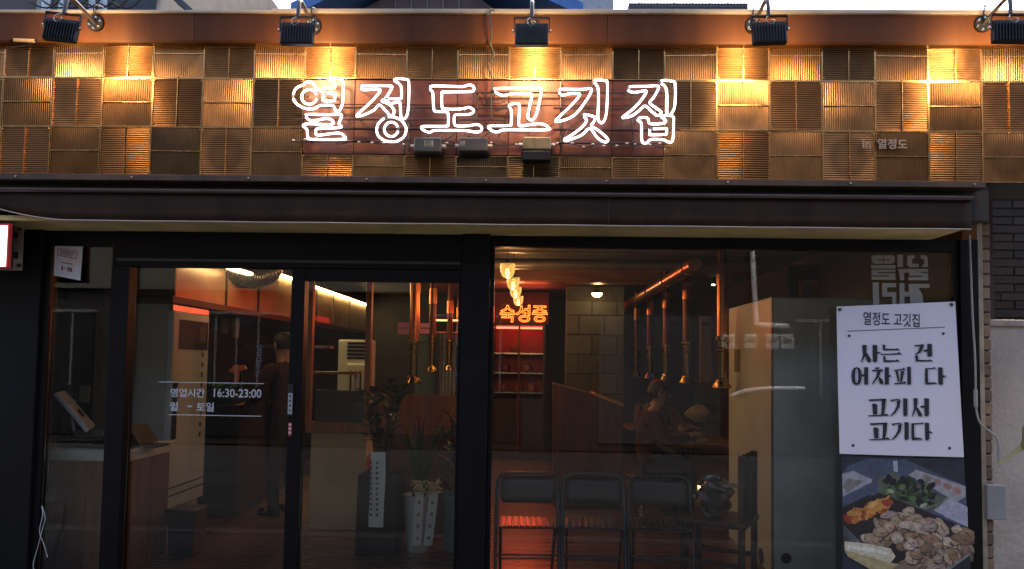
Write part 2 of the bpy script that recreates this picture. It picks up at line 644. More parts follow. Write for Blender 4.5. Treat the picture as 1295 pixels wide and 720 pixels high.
PM = {(v, s): [panel_mesh(PWD - 0.003, (PHT if not s else 0.132) - 0.003, v, bulge=bl) for bl in (0.0055, 0.004, 0.0025)] for v in (True, False) for s in (0, 1)}
BAT = {(v, s): None for v in (True, False) for s in (0, 1)}
for (v, s) in BAT:
    hh = PHT if not s else 0.132
    b = MB()
    if v: b.box(-PWD / 2 + 0.006, PWD / 2 - 0.006, -0.0118, -0.002, -0.0016, 0.0016)
    else: b.box(-0.0016, 0.0016, -0.0118, -0.002, -hh / 2 + 0.006, hh / 2 - 0.006)
    me = b.mesh('batten'); me.materials.append(RIM); BAT[(v, s)] = me
for r in range(3):
    for c in range(-1, 22):
        vert = (r + c) % 2 == 1
        if r == 1 and 6 <= c <= 12:
            continue
        short = 1 if (r == 2 and 6 <= c <= 12) else 0
        x = X0P + (c + 0.5) * PWD
        z = ZR2 + PHT * (0.5 - r)
        if short: z = ZR2 - 2 * PHT + 0.066
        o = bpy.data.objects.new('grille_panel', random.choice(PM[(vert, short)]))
        COL.objects.link(o); o.parent = front
        o.location = Vector((x, YF, z)) - OFF['restaurant_front']
        o.rotation_euler = (R(random.gauss(0, 0.7)), R(random.gauss(0, 0.2)), R(random.gauss(0, 0.7)))
        k = bpy.data.objects.new('batten', BAT[(vert, short)])
        COL.objects.link(k); k.parent = o
# red-brown backing sheets behind the neon lettering
zt, zb = ZR2 - 0.004, ZR2 - 2 * PHT + 0.136
for i in range(7):
    for j in range(3):
        hz = (zt - zb) / 3
        b = MB()
        x = X0P + (6 + i) * PWD
        b.box(x + 0.0015, x + PWD - 0.0015, YF - 0.002, YF + 0.012, zb + j * hz + 0.0015, zb + (j + 1) * hz - 0.0015)
        o = b.build('backing_sheet', REDSHEET, front, bevel=0.0015, seg=1)
# carcass behind the fascia, coping, cap, ledge
HX0, HX1 = X0P - PWD - 0.01, X0P + 22 * PWD
cxr = at(1249, 236, 4.25).x
b = MB(); b.box(HX0, cxr, YF + 0.02, 0.055, 2.345, 3.455).box(cxr + 0.001, HX1, YF + 0.02, 0.055, ZR2 - 2 * PHT + 0.002, 3.455)
b.build('fascia_carcass', mat('carcass_black', (0.02, 0.017, 0.015), rough=0.8), front)
zc0, zc1 = at(650, 53, 4.17).z, at(650, 20, 4.17).z
b = MB()
pr = [(-0.435, zc0), (-0.427, zc0 - 0.012), (-0.38, zc0 - 0.012), (-0.30, zc1), (-0.445, zc1)]
for xa, xb in ((-4.6, -2.0), (-2.0, 0.4), (0.4, 2.8), (2.8, 4.4)):
    b = MB()
    pts = [(xa + 0.001, y, z) for y, z in pr]
    b.prism(pts, (xb - xa - 0.002, 0, 0))
    b.build('coping', COPING, front, bevel=0.002, seg=1)
b = MB(); b.box(-4.6, at(345, 15, 4.15).x, -0.458, 0.1, zc1 + 0.001, zc1 + 0.018)
b.build('coping_cap', CAPM, front, bevel=0.003)
b = MB(); b.box(at(345, 15, 4.15).x + 0.001, 4.4, -0.462, 0.1, zc1 + 0.0012, zc1 + 0.025)
b.build('coping_cap', CAPM, front, bevel=0.003)
lz = ZR2 - 2 * PHT
lx1 = at(1250, 236, 4.12).x
b = MB(); b.prism([(-4.6, -0.41, lz - 0.003), (-4.6, -0.455, lz - 0.012), (-4.6, -0.46, lz - 0.048), (-4.6, -0.25, lz - 0.052), (-4.6, -0.25, lz - 0.003)], (lx1 + 4.6, 0, 0))
b.build('ledge', LEDGE, front, bevel=0.003)
ZS = at(650, 299, 4.6).z            # underside of the soffit
YG = 0.0
b = MB(); b.box(-4.4, at(1231, 260, 4.18).x - 0.03, -0.365, 0.06, ZS + 0.001, ZS + 0.03)
b.build('soffit', SOFFIT, front)
# piers, post
xj0 = at(52, 500, 4.6).x
b = MB(); b.box(-4.6, xj0, -0.06, 0.12, -0.02, ZS)
b.build('pier', NAVY, front, bevel=0.004)
b = MB(); b.box(-4.6, -3.5, -0.058, 0.11, ZS + 0.03, 2.56)
b.build('pier_head', NAVY, front)
xp0, xp1 = at(582, 500, 4.55).x, at(617, 500, 4.55).x
b = MB(); b.box(xp0, xp1, -0.075, 0.10, -0.02, ZS - 0.001)
b.build('post', BLACK, front, bevel=0.004)
xr0, xr1 = at(1211, 500, 4.6).x, at(1234, 500, 4.6).x
b = MB(); b.box(xr0, xr1, -0.05, 0.12, -0.02, ZS - 0.0012)
b.build('jamb', BLACK, front, bevel=0.004)
b = MB(); b.box(xr1 + 0.002, xr1 + 0.035, -0.035, 0.12, -0.02, ZS + 0.19)
b.build('jamb_trim', mat('cream_trim', (0.34, 0.27, 0.18), rough=0.6, var=0.3, scale=7), front, bevel=0.003)
# narrow brick return on the right, brick by brick
zz, k = -0.02, 0
while zz < 2.42:
    b = MB(); b.box(xr1 + 0.04, xr1 + 0.085 + random.uniform(-0.004, 0.004), -0.02 + random.uniform(-0.004, 0.004), 0.18, zz, zz + 0.068)
    b.build('brick', BRICKW, front, bevel=0.004, seg=1)
    zz += 0.078; k += 1
b = MB(); b.box(xr1 + 0.036, xr1 + 0.08, -0.01, 0.17, -0.02, 2.42)
b.build('mortar_bed', MORTAR, front)

# ------------------------------------------------------------------ awning under the ledge
aw = thing('retracted_awning', 'dark brown retracted awning with pale hem running above the shopfront glass', 'awning', (0, -0.4, 2.28))
ax1 = at(1231, 260, 4.18).x
b = MB()
zA = at(650, 241, 4.17).z
b.cyl((-4.5, -0.415, zA - 0.016), (ax1, -0.415, zA - 0.016), 0.016, n=14)
b.build('front_bar', mat('bar_brown', (0.10, 0.07, 0.06), rough=0.3, metal=0.6), aw, smooth=True)
zv0, zv1 = at(650, 246, 4.18).z, at(650, 283.5, 4.2).z
rows = [[], [], [], []]
def hemz(x):
    t = max(0.0, (-2.72 - x) / 0.5)
    return zv1 + 0.085 * min(t, 1.6) ** 1.7
n = 140
for i in range(n + 1):
    x = -4.5 + (ax1 + 4.5) * i / n
    w = 0.004 * math.sin(x * 9) + 0.003 * math.sin(x * 23 + 1)
    zb_ = hemz(x)
    for j, t in enumerate((0, 0.35, 0.7, 1.0)):
        rows[j].append((x, -0.405 - w * t + 0.012 * t, zv0 + (zb_ - zv0) * t))
b = MB(); b.grid(rows)
o = b.build('valance', FABRIC, aw, smooth=True)
sd = o.modifiers.new('solid', 'SOLIDIFY'); sd.thickness = 0.003; sd.offset = 1
b = MB(); b.tube([(-4.5 + (ax1 + 4.5) * i / n, -0.396 - 0.004 * math.sin((-4.5 + (ax1 + 4.5) * i / n) * 9), hemz(-4.5 + (ax1 + 4.5) * i / n) - 0.003) for i in range(n + 1)], 0.0035, n=6)
b.build('hem', mat('hem_pale', (0.42, 0.37, 0.33), rough=0.6), aw, smooth=True)
for x in (0.42,):
    MB().box(x - 0.003, x + 0.003, -0.4105, -0.4085, zv1 + 0.012, zv0 - 0.002).build('seam', mat('seam_brown', (0.022, 0.015, 0.013), rough=0.8), aw, bevel=0.0015, seg=1)
for k in range(9):
    x = -3.0 + k * 0.68
    MB().cyl((x, -0.4605, lz - 0.03), (x, -0.466, lz - 0.03), 0.006, n=8).build('ledge_screw', BOLT, front)
b = MB(); b.box(-4.5, ax1 - 0.02, -0.36, -0.33, zv1 + 0.06, lz - 0.055)
b.build('cassette', mat('cassette_black', (0.012, 0.01, 0.01), rough=0.6), aw)

# ------------------------------------------------------------------ glazing
def X(px, py=500, d=4.6): return at(px, py, d).x
def Z(py, px=650, d=4.6): return at(px, py, d).z


def frame_bar(name, par, x0, x1, z0, z1, y0=-0.03, y1=0.03, m=BLACK):
    return MB().box(x0, x1, y0, y1, z0, z1).build(name, m, par, bevel=0.003)


def pane(par, x0, x1, z0, z1, y=0.0):
    return MB().box(x0, x1, y - 0.003, y + 0.003, z0, z1).build('glass_pane', GLASS, par)


ZT = ZS - 0.002
# narrow window on the left
lw = thing('side_window', 'narrow black framed window with paper notice left of the sliding door', 'window', (X(100), 0, 0))
xa, xb, xm = xj0 + 0.001, X(137, 560), X(160, 560)
frame_bar('top_rail', lw, xa, xb, Z(312, 100), ZT)
frame_bar('bottom_rail', lw, xa, xb, -0.02, 0.08)
frame_bar('stile', lw, xa, X(60), 0.081, Z(312, 100) - 0.001)
pane(lw, X(60) + 0.001, xb - 0.001, 0.081, Z(312, 100) - 0.001)
# sliding door set
dr = thing('sliding_door', 'black framed glass sliding door with opening hours lettering beside it', 'door', (X(370), 0, 0))
zh = Z(340, 380)
frame_bar('mullion', dr, xb + 0.001, xm, -0.02, zh - 0.001, -0.05, 0.05)
frame_bar('lintel', dr, xb + 0.001, xp0 - 0.001, zh, ZT - 0.0005, -0.045, 0.05)
frame_bar('lintel_trim', dr, xb + 0.03, xp0 - 0.01, Z(334, 380), Z(330, 380), -0.052, -0.0455, mat('trim_dark', (0.03, 0.03, 0.034), rough=0.35))
xs0, xs1 = X(367, 500), X(384, 500)
xd = X(578, 500)
pane(dr, xm + 0.001, xs0 - 0.001, 0.08, zh - 0.002, y=0.015)
frame_bar('bottom_rail', dr, xm + 0.001, xs0 - 0.001, -0.02, 0.079, -0.015, 0.045)
frame_bar('meeting_stile', dr, xs0, xs1, -0.02, zh - 0.0015, -0.04, 0.045)
frame_bar('door_top_rail', dr, xs1 + 0.001, xp0 - 0.0015, Z(357, 480), zh - 0.0012, -0.035, 0.02)
frame_bar('door_bottom_rail', dr, xs1 + 0.001, xp0 - 0.0015, -0.02, 0.1, -0.035, 0.02)
frame_bar('door_stile', dr, xd, xp0 - 0.0016, 0.101, Z(357, 480) - 0.001, -0.034, 0.019)
pane(dr, xs1 + 0.001, xd - 0.001, 0.101, Z(357, 480) - 0.001, y=-0.01)
hx = at(369, 505, 4.56)
b = MB(); b.box(hx.x - 0.022, hx.x + 0.012, -0.052, -0.0405, Z(526, 369), Z(486, 369))
hd = b.build('handle', BLKPL, dr, bevel=0.003)
b = MB(); b.box(hx.x - 0.018, hx.x + 0.008, -0.0545, -0.0525, Z(523, 369), Z(497, 369))
b.build('sticker', mat('grey_sticker', (0.36, 0.37, 0.38), rough=0.5), hd)
b = MB()
for k in range(4):
    b.box(hx.x - 0.010, hx.x + 0.0, -0.0556, -0.0546, Z(520 - k * 6, 369), Z(517 - k * 6, 369))
b.build('sticker_print', INK, hd)
b = MB(); b.box(hx.x - 0.016, hx.x + 0.006, -0.043, -0.0405, Z(551, 369), Z(534, 369))
sk = b.build('red_sticker', mat('red_sticker', (0.28, 0.04, 0.04), rough=0.5), dr)
b = MB()
for k in range(3):
    b.box(hx.x - 0.012, hx.x + 0.002, -0.0442, -0.0432, Z(548 - k * 5, 369), Z(545 - k * 5, 369))
b.build('sticker_print', mat('sticker_white', (0.6, 0.5, 0.5), rough=0.5), sk)
# large window on the right
rw = thing('shop_window', 'large black framed shop window behind the two posters', 'window', (X(900), 0, 0))
frame_bar('top_rail', rw, xp1 + 0.001, xr0 - 0.001, Z(316, 900), ZT)
frame_bar('bottom_rail', rw, xp1 + 0.001, xr0 - 0.001, -0.02, 0.09)
frame_bar('stile', rw, xp1 + 0.001, X(623), 0.091, Z(316, 900) - 0.001)
frame_bar('stile', rw, X(1204), xr0 - 0.001, 0.091, Z(316, 900) - 0.001)
pane(rw, X(623) + 0.001, X(1204) - 0.001, 0.091, Z(316, 900) - 0.001)

# ------------------------------------------------------------------ neon sign
YN = YF - 0.07
DN = YN + 4.6


def zp(q, region):
    """pixel of an enlarged view of the lettering to the plane of the tubes"""
    x0, y0, s = region
    return at(x0 + q[0] / s, y0 + q[1] / s, DN)


ZA, ZB = (365, 90, 5.18), (610, 90, 5.078)


def ell(cx, cy, rx, ry, n=14):
    return [(cx + rx * math.cos(2 * math.pi * i / n), cy + ry * math.sin(2 * math.pi * i / n)) for i in range(n)]


LET = [
    (ZA, [[(30, 170), (38, 130), (65, 103), (98, 92), (108, 78), (135, 72), (160, 80), (180, 110), (212, 132), (238, 112), (295, 110), (306, 85), (290, 65), (262, 52), (300, 45), (348, 60), (358, 90), (355, 200), (340, 248), (312, 272), (300, 240), (285, 226), (225, 225), (200, 228), (165, 248), (110, 245), (62, 222), (36, 195)],
          ell(135, 170, 50, 48), [(236, 147), (298, 145), (304, 155), (300, 190), (290, 195), (232, 195), (226, 185), (230, 155)],
          [(108, 293), (135, 284), (250, 286), (335, 284), (346, 298), (330, 345), (344, 368), (270, 374), (192, 376), (178, 395), (190, 420), (280, 410), (335, 407), (366, 428), (352, 447), (150, 447), (126, 430), (120, 385), (95, 357), (130, 346), (275, 350), (290, 328), (250, 312), (150, 325)]]),
    (ZA, [[(470, 105), (490, 97), (655, 97), (675, 112), (635, 178), (612, 196), (660, 220), (690, 255), (685, 285), (665, 292), (640, 265), (595, 222), (560, 255), (500, 285), (455, 297), (450, 285), (500, 240), (570, 170), (600, 124), (540, 120), (500, 125), (478, 118)],
          [(640, 182), (725, 182), (738, 172), (738, 110), (722, 82), (692, 60), (718, 50), (765, 55), (787, 72), (786, 215), (775, 290), (757, 312), (737, 300), (730, 215), (720, 204), (670, 212), (648, 202)],
          [(640, 303), (665, 300), (700, 304), (740, 325), (765, 360), (770, 390), (755, 430), (715, 458), (673, 463), (630, 456), (590, 428), (577, 390), (585, 350), (610, 322)], ell(672, 382, 45, 47)]),
    (ZA, [[(920, 112), (945, 98), (1060, 100), (1140, 102), (1185, 90), (1212, 105), (1212, 125), (1185, 135), (1020, 138), (1004, 150), (1005, 232), (1020, 248), (1100, 250), (1150, 245), (1182, 238), (1210, 255), (1205, 275), (1170, 285), (1100, 286), (1086, 300), (1086, 342), (1105, 360), (1180, 358), (1235, 350), (1265, 370), (1255, 395), (1220, 400), (1150, 390), (960, 390), (925, 402), (884, 388), (870, 370), (890, 362), (1030, 361), (1045, 347), (1045, 285), (1032, 268), (970, 265), (951, 248), (945, 150), (935, 128)]]),
    (ZB, [[(75, 124), (100, 112), (330, 110), (362, 106), (378, 120), (370, 180), (350, 270), (325, 312), (303, 310), (292, 290), (305, 220), (318, 160), (305, 147), (200, 145), (140, 157), (108, 150)],
          [(165, 226), (190, 212), (222, 210), (238, 224), (234, 335), (248, 352), (300, 345), (360, 338), (400, 345), (422, 362), (412, 378), (150, 378), (105, 390), (70, 388), (38, 362), (60, 352), (168, 350), (185, 335), (185, 250)]]),
    (ZB, [[(490, 126), (515, 117), (640, 118), (688, 112), (700, 130), (660, 200), (600, 275), (540, 310), (478, 325), (476, 312), (530, 260), (590, 200), (625, 155), (610, 145), (560, 146), (512, 155)],
          [(712, 66), (735, 57), (785, 62), (803, 80), (800, 230), (790, 300), (770, 332), (750, 325), (742, 290), (745, 215), (745, 130), (735, 92)],
          [(645, 287), (665, 280), (722, 297), (714, 330), (700, 352), (750, 385), (800, 430), (805, 448), (785, 456), (740, 430), (690, 370), (640, 410), (580, 435), (536, 448), (532, 436), (590, 400), (650, 350), (668, 312)]]),
    (ZB, [[(935, 111), (955, 100), (1060, 98), (1118, 95), (1132, 110), (1100, 170), (1075, 205), (1120, 240), (1148, 262), (1140, 280), (1120, 285), (1090, 262), (1045, 225), (1000, 260), (955, 290), (908, 300), (906, 292), (960, 250), (1010, 200), (1052, 138), (1040, 127), (980, 137), (945, 130)],
          [(1142, 72), (1165, 60), (1215, 65), (1238, 85), (1236, 220), (1216, 272), (1205, 285), (1190, 280), (1185, 265), (1185, 150), (1175, 102)],
          [(990, 310), (1030, 298), (1062, 304), (1078, 338), (1160, 336), (1178, 318), (1150, 294), (1180, 285), (1224, 292), (1228, 330), (1222, 445), (1192, 455), (1160, 441), (1082, 440), (1055, 462), (1025, 450), (1022, 345), (1012, 325)],
          [(1082, 373), (1176, 370), (1183, 378), (1182, 400), (1174, 407), (1082, 410), (1075, 402), (1076, 380)]]),
]
neon = thing('neon_sign', 'large white neon Korean lettering mounted on dark rails across the fascia', 'neon sign', (0, YF - 0.02, 2.75))
for reg, loops in LET:
    allp = MB()
    first = None
    for lp in loops:
        pts = [zp(q, reg) for q in lp]
        sp = smooth_path(pts, 5, closed=True)
        b = MB()
        b.tube(sp, 0.0064, n=8, closed=True)
        if first is None:
            first = b.build('letter', NEON, neon, smooth=True)
        else:
            b.build('letter_tube', NEON, first, smooth=True)
        j0 = sp[0]; jt = (sp[1] - sp[-1]).normalized() * 0.012
        MB().cyl(j0 - jt, j0 + jt, 0.0074, n=10).build('tube_joint', mat('blackout', (0.12, 0.11, 0.11), rough=0.5), first)
        for q in (pts[0], pts[len(pts) // 3], pts[2 * len(pts) // 3]):
            MB().cyl((q.x, YN + 0.006, q.z), (q.x, YF - 0.004, q.z), 0.004, n=6).build('tube_support', mat('support_glass', (0.3, 0.28, 0.27), rough=0.2), first)
for yy, xa_, xb_ in ((117, 600, 850), (136, 370, 650), (137, 700, 850), (151, 370, 640), (162, 368, 560), (164, 700, 860), (179, 368, 480), (181, 690, 845)):
    p, q = at(xa_, yy, DN + 0.03), at(xb_, yy + (xb_ - xa_) * 0.004, DN + 0.03)
    MB().tube([p, (p + q) / 2, q], 0.0055, n=6).build('rail', RODM, neon, smooth=True)
for xx in (517, 603, 709, 800):
    MB().cyl(at(xx, 104, DN + 0.045), at(xx, 192, DN + 0.045), 0.005, n=6).build('upright', RODM, neon)
# twisted high-tension lead with porcelain beads
b = MB()
b.tube(smooth_path([at(368 + i * 15.5, 178 + 3.2 * math.sin(i * 1.9) + i * 0.22, DN + 0.02) for i in range(32)], 4), 0.0035, n=6)
b.build('lead', CABLE, neon, smooth=True)
for i in range(34):
    px = 372 + i * 14 + random.uniform(-4, 4)
    p = at(px, 178 + i * 0.2 + random.uniform(-3, 3), DN + 0.015)
    if not (520 < px < 700) or random.random() < 0.6:
        MB().lathe([(0.003, -0.009), (0.006, -0.004), (0.006, 0.004), (0.003, 0.009)], p, n=8, M=Matrix.Rotation(R(90), 3, 'Y')).build('bead', mat('porcelain', (0.6, 0.5, 0.42), rough=0.25), neon, smooth=True)
for i, (a0, a1) in enumerate((((600, 166), (560, 183)), ((590, 172), (628, 160)), ((628, 163), (700, 158)), ((470, 150), (520, 178)), ((575, 170), (540, 172)), ((720, 160), (700, 185)), ((820, 120), (760, 140)), ((640, 128), (610, 118)))):
    p, q = at(*a0, DN + 0.03), at(*a1, DN + 0.04)
    m_ = (p + q) / 2 + Vector((0, -0.01, -0.04))
    MB().tube(smooth_path([p, m_, q], 8), 0.0028, n=6).build('lead', CABLE, neon, smooth=True)
# the three transformers
for i, (x0, x1, y0, y1, lab, m_) in enumerate((
        (523, 558, 174, 192, 'dark neon transformer box with printed label, leftmost below the lettering', TRANSF),
        (580, 617, 174, 191, 'grey-black neon transformer box, middle one below the lettering', TRANSF),
        (661, 697, 173, 189, 'olive-brown neon transformer box, rightmost below the lettering', mat('transformer_olive', (0.20, 0.15, 0.08), rough=0.4, metal=0.4, var=0.25, scale=20)))):
    p, q = at(x0, y1, DN - 0.02), at(x1, y0, DN - 0.02)
    t = thing('transformer_box', lab, 'transformer', ((p.x + q.x) / 2, YF - 0.05, p.z), 'neon transformers')
    MB().box(p.x, q.x, YF - 0.09, YF - 0.012, p.z, q.z).build('case', m_, t, bevel=0.008, seg=3)
    MB().box(p.x - 0.008, q.x + 0.008, YF - 0.014, YF - 0.006, p.z - 0.012, p.z + 0.02).build('bracket', LAMPBLK, t, bevel=0.002)
    if i == 2:
        MB().box(p.x, q.x, YF - 0.085, YF - 0.02, p.z - 0.06, p.z - 0.004).build('case', LAMPBLK, t, bevel=0.005)
    for xx in (p.x - 0.012, q.x + 0.012):
        MB().cyl((xx - 0.012, YF - 0.05, (p.z + q.z) / 2), (xx + 0.012, YF - 0.05, (p.z + q.z) / 2), 0.012, n=10).build('terminal', mat('porcelain', (0.6, 0.5, 0.42)), t)
    if i < 2:
        lx = p.x + (0.38 if i == 0 else 0.06) * (q.x - p.x)
        lw_ = 0.052 if i == 0 else 0.024
        lb = MB().box(lx, lx + lw_, YF - 0.0915, YF - 0.0902, p.z + 0.03, q.z - 0.018).build('label_plate', mat('label_tan', (0.42, 0.33, 0.2), rough=0.5), t)
        for k in range(4):
            MB().box(lx + 0.004, lx + lw_ * (0.9 - 0.1 * (k % 3)), YF - 0.0925, YF - 0.0917, p.z + 0.034 + k * 0.0085, p.z + 0.0375 + k * 0.0085).build('label_line', INK, lb)

# ------------------------------------------------------------------ floodlights
def floodlight():
    t = thing('floodlight', '', 'floodlight', (0, 0, 0), 'floodlights on the coping')
    b = MB(); b.cyl((0, 0.0, 0), (0, -0.014, 0), 0.047, 0.045, n=28)
    disc = b.build('mount_plate', LAMPBLK, t, smooth=True)
    for k in range(6):
        a = k * math.pi / 3 + 0.4
        MB().cyl((0.033 * math.cos(a), -0.0142, 0.033 * math.sin(a)), (0.033 * math.cos(a), -0.021, 0.033 * math.sin(a)), 0.0062, n=6).build('bolt', BOLT, disc)
    b = MB(); b.tube(smooth_path([(0, -0.014, 0), (0, -0.08, 0.01), (0, -0.17, 0.02), (0, -0.245, 0.024), (0, -0.282, 0.01), (0, -0.297, -0.03), (0, -0.302, -0.082)], 5), 0.0105, n=12)
    b.build('arm', mat('arm_steel', (0.05, 0.047, 0.045), rough=0.35, metal=0.5), t, smooth=True)
    M = Matrix.Translation((0, -0.302, -0.09)) @ Matrix.Rotation(R(-3), 4, 'X')
    b = MB()
    b.box(-0.095, 0.095, -0.009, 0.009, 0.0, 0.007, M)
    yk = b.build('yoke', LAMPBLK, t)
    for sx in (-1, 1):
        MB().box(sx * 0.091, sx * 0.0955, -0.0088, 0.0088, -0.075, -0.0005, M).build('yoke_arm', LAMPBLK, yk)
        MB().cyl(M @ Vector((sx * 0.0958, 0, -0.07)), M @ Vector((sx * 0.104, 0, -0.07)), 0.008, n=8).build('knob', BOLT, yk)
    H = M @ Matrix.Translation((0, 0.0, -0.09)) @ Matrix.Rotation(R(-4), 4, 'X')
    b = MB(); b.box(-0.088, 0.088, -0.014, 0.022, -0.062, 0.062, H)
    hs = b.build('housing', LAMPBLK, t, bevel=0.006, seg=2)
    for k in range(11):
        x = -0.075 + k * 0.015
        MB().box(x - 0.0018, x + 0.0018, -0.024, -0.0145, -0.055, 0.04, H).build('cooling_fin', LAMPBLK, hs)
    MB().box(-0.08, 0.08, 0.0222, 0.0232, -0.054, 0.054, H).build('lens', emis('flood_lens', (1.0, 0.62, 0.24), 6), hs)
    b = MB(); b.tube(smooth_path([M @ Vector((0, -0.004, 0.004)), M @ Vector((-0.02, -0.03, -0.02)), M @ Vector((-0.022, -0.045, -0.05)), M @ Vector((0.0, -0.05, -0.066)), M @ Vector((0.018, -0.045, -0.045)), M @ Vector((0.006, -0.03, -0.03))], 6), 0.0028, n=6)
    b.build('cable', mat('grey_cable', (0.10, 0.10, 0.10), rough=0.5), t, smooth=True)
    b = MB(); b.tube(smooth_path([(0.0, -0.012, 0.04), (-0.008, -0.03, 0.07), (0.0, -0.03, 0.1), (0.012, 0.03, 0.115)], 6), 0.004, n=6)
    b.build('feed_cable', CABLE, t, smooth=True)
    ld = bpy.data.lights.new('flood_beam', 'AREA')
    ld.shape, ld.size, ld.size_y = 'RECTANGLE', 0.15, 0.10
    ld.energy = 1.7
    ld.color = (1.0, 0.67, 0.32)
    ld.spread = R(150)
    lo = bpy.data.objects.new('flood_beam', ld)
    COL.objects.link(lo)
    lo.parent = t
    p = H @ Vector((0, 0.0265, 0))
    nrm = (H.to_3x3() @ Vector((0, 1, 0))).normalized()
    lo.location = p
    lo.rotation_euler = (-nrm).to_track_quat('Z', 'Y').to_euler()
    return t


fl0 = floodlight()
FLP = [(121, 30, 5, -3, 'black floodlight on curved arm, leftmost on the coping and tilted'), (396, 34, 0, -2, 'black floodlight left of the first neon letter'),
       (673, 35, 0, 0, 'black floodlight in the middle above the neon lettering'), (953, 33, -1, 2, 'black floodlight right of the last neon letter'),
       (1243, 31, 3, 6, 'black floodlight cut by the right edge of the picture')]
for i, (px, py, rl, rz, lab) in enumerate(FLP):
    o = fl0 if i == 0 else copy_tree(fl0)
    p = at(px, py, 4.15)
    o.location = (p.x, -0.446, p.z)
    o.rotation_euler = (0, R(rl), R(-rz))
    o['label'] = lab
# loose cable hanging down over the coping in the middle and small beige fitting at the left
b = MB(); b.tube(smooth_path([at(632, 18, 4.16), at(622, 12, 4.13), at(619, 22, 4.12), at(622, 42, 4.12), at(620, 55, 4.15), at(625, 70, 4.16), at(618, 84, 4.17), at(622, 100, 4.17), at(621, 135, 4.17), at(622, 150, 4.17)], 6), 0.005, n=8)
single(b, 'hanging_cable', CABLE, 'black cable hanging over the coping down to the neon sign', 'cable', smooth=True)
t = thing('cable_connector', 'small beige cable connector under the coping at far left', 'connector', at(30, 55, 4.15))
p, q = at(18, 51, 4.15), at(43, 52, 4.15)
MB().cyl(p, q, 0.011, n=10).build('body', mat('beige_plastic', (0.5, 0.33, 0.17), rough=0.5), t, smooth=True)
MB().tube(smooth_path([q, at(48, 50, 4.15), at(45, 54, 4.15), at(30, 58, 4.16), at(8, 62, 4.16)], 5), 0.003, n=6).build('lead', CABLE, t, smooth=True)
# thin film lettering on the brass
t = thing('fascia_lettering', 'small pale lettering on the brass panels right of the neon sign', 'lettering', at(1115, 190, 4.2))
FP = mat('pale_letter', (0.26, 0.21, 0.16), rough=0.5)
for body, px, sz in (('in', 1090, 0.075), ('열정도', 1109, 0.062)):
    me = text_mesh(body, sz, bold=0.0012, extrude=0.002)
    p = at(px, 187, YF - 0.024 + 4.6)
    put_text('letters', me, FP, t, (p.x, YF - 0.024, p.z), R(1.0))
# ------------------------------------------------------------------ posters and lettering on the glass
YP = -0.062
DP = YP + 4.6
PX0, PY0, PS = 1070, 425, 4.967
po = thing('slogan_poster', 'white poster with black Korean slogan pinned over the right window', 'poster', at(1138, 578, DP))


def pp(px, py, k=0):
    q = at(px, py, DP - 0.0012 * k)
    return q


b = MB(); b.prism([pp(1058, 388), pp(1208, 381.5), pp(1213, 470), pp(1219, 578.5), pp(1140, 576.5), pp(1062, 574), pp(1059.5, 470)], (0, 0.003, 0))
b.build('sheet', PAPER, po)
STROKES = [
    [(103, 58), (128, 58), (128, 95), (118, 130), (100, 165), (95, 163), (108, 120)], [(122, 100), (135, 110), (158, 150), (150, 165), (135, 160), (122, 130)],
    [(168, 58), (192, 58), (195, 65), (195, 155), (185, 165), (170, 160)], [(196, 100), (222, 105), (196, 115)],
    [(230, 55), (248, 58), (248, 78), (310, 80), (320, 75), (338, 88), (235, 90)], [(218, 112), (320, 110), (332, 102), (350, 115), (220, 118)], [(235, 128), (250, 130), (250, 150), (310, 152), (320, 147), (338, 160), (238, 163)],
    [(430, 60), (470, 55), (485, 52), (488, 65), (480, 85), (465, 105), (440, 120), (432, 118), (455, 95), (462, 68), (432, 68)], [(487, 90), (511, 85), (511, 97), (487, 97)],
    [(512, 50), (538, 52), (540, 125), (520, 130), (512, 125)], [(435, 125), (455, 125), (455, 148), (515, 150), (525, 145), (545, 158), (440, 160)],
    [(67, 197), (50, 203), (38, 225), (36, 255), (40, 285), (52, 303), (67, 307), (67, 296), (60, 292), (57, 275), (56, 250), (58, 225), (61, 210), (67, 207)],
    [(67, 197), (84, 203), (95, 225), (98, 255), (94, 285), (82, 303), (67, 307), (67, 296), (73, 292), (77, 275), (78, 250), (76, 225), (73, 210), (67, 207)],
    [(99, 245), (114, 240), (114, 255), (99, 252)], [(115, 198), (138, 198), (138, 300), (125, 308), (115, 300)],
    [(182, 200), (210, 198), (205, 207), (185, 207)], [(163, 215), (215, 213), (225, 208), (232, 220), (165, 222)], [(195, 223), (220, 223), (205, 260), (170, 302), (163, 300), (190, 260)], [(209, 257), (222, 270), (235, 290), (228, 305), (212, 295), (205, 268)],
    [(245, 198), (268, 198), (268, 300), (255, 307), (245, 300)], [(269, 245), (285, 252), (269, 262)],
    [(303, 212), (350, 208), (362, 200), (372, 212), (305, 220)], [(312, 222), (325, 222), (335, 285), (325, 288)], [(345, 222), (365, 222), (352, 288), (340, 288)], [(305, 295), (355, 292), (368, 285), (378, 298), (305, 303)],
    [(385, 195), (405, 195), (408, 300), (395, 308), (387, 302)],
    [(498, 205), (545, 202), (555, 195), (562, 208), (515, 212), (518, 290), (560, 290), (570, 300), (505, 305), (498, 295)], [(580, 198), (605, 200), (608, 300), (595, 308), (583, 300)], [(609, 248), (632, 252), (609, 264)],
]
GO = [[(143, 400), (250, 395), (250, 404), (146, 408)], [(225, 405), (250, 405), (245, 450), (238, 492), (222, 493), (225, 450)], [(165, 428), (180, 425), (195, 432), (195, 492), (172, 492)], [(135, 498), (240, 494), (252, 488), (270, 500), (140, 503)],
      [(280, 402), (330, 396), (342, 401), (282, 410)], [(318, 408), (342, 403), (335, 450), (310, 485), (282, 503), (280, 498), (305, 470), (318, 440)], [(360, 392), (385, 395), (385, 495), (372, 505), (362, 498)]]
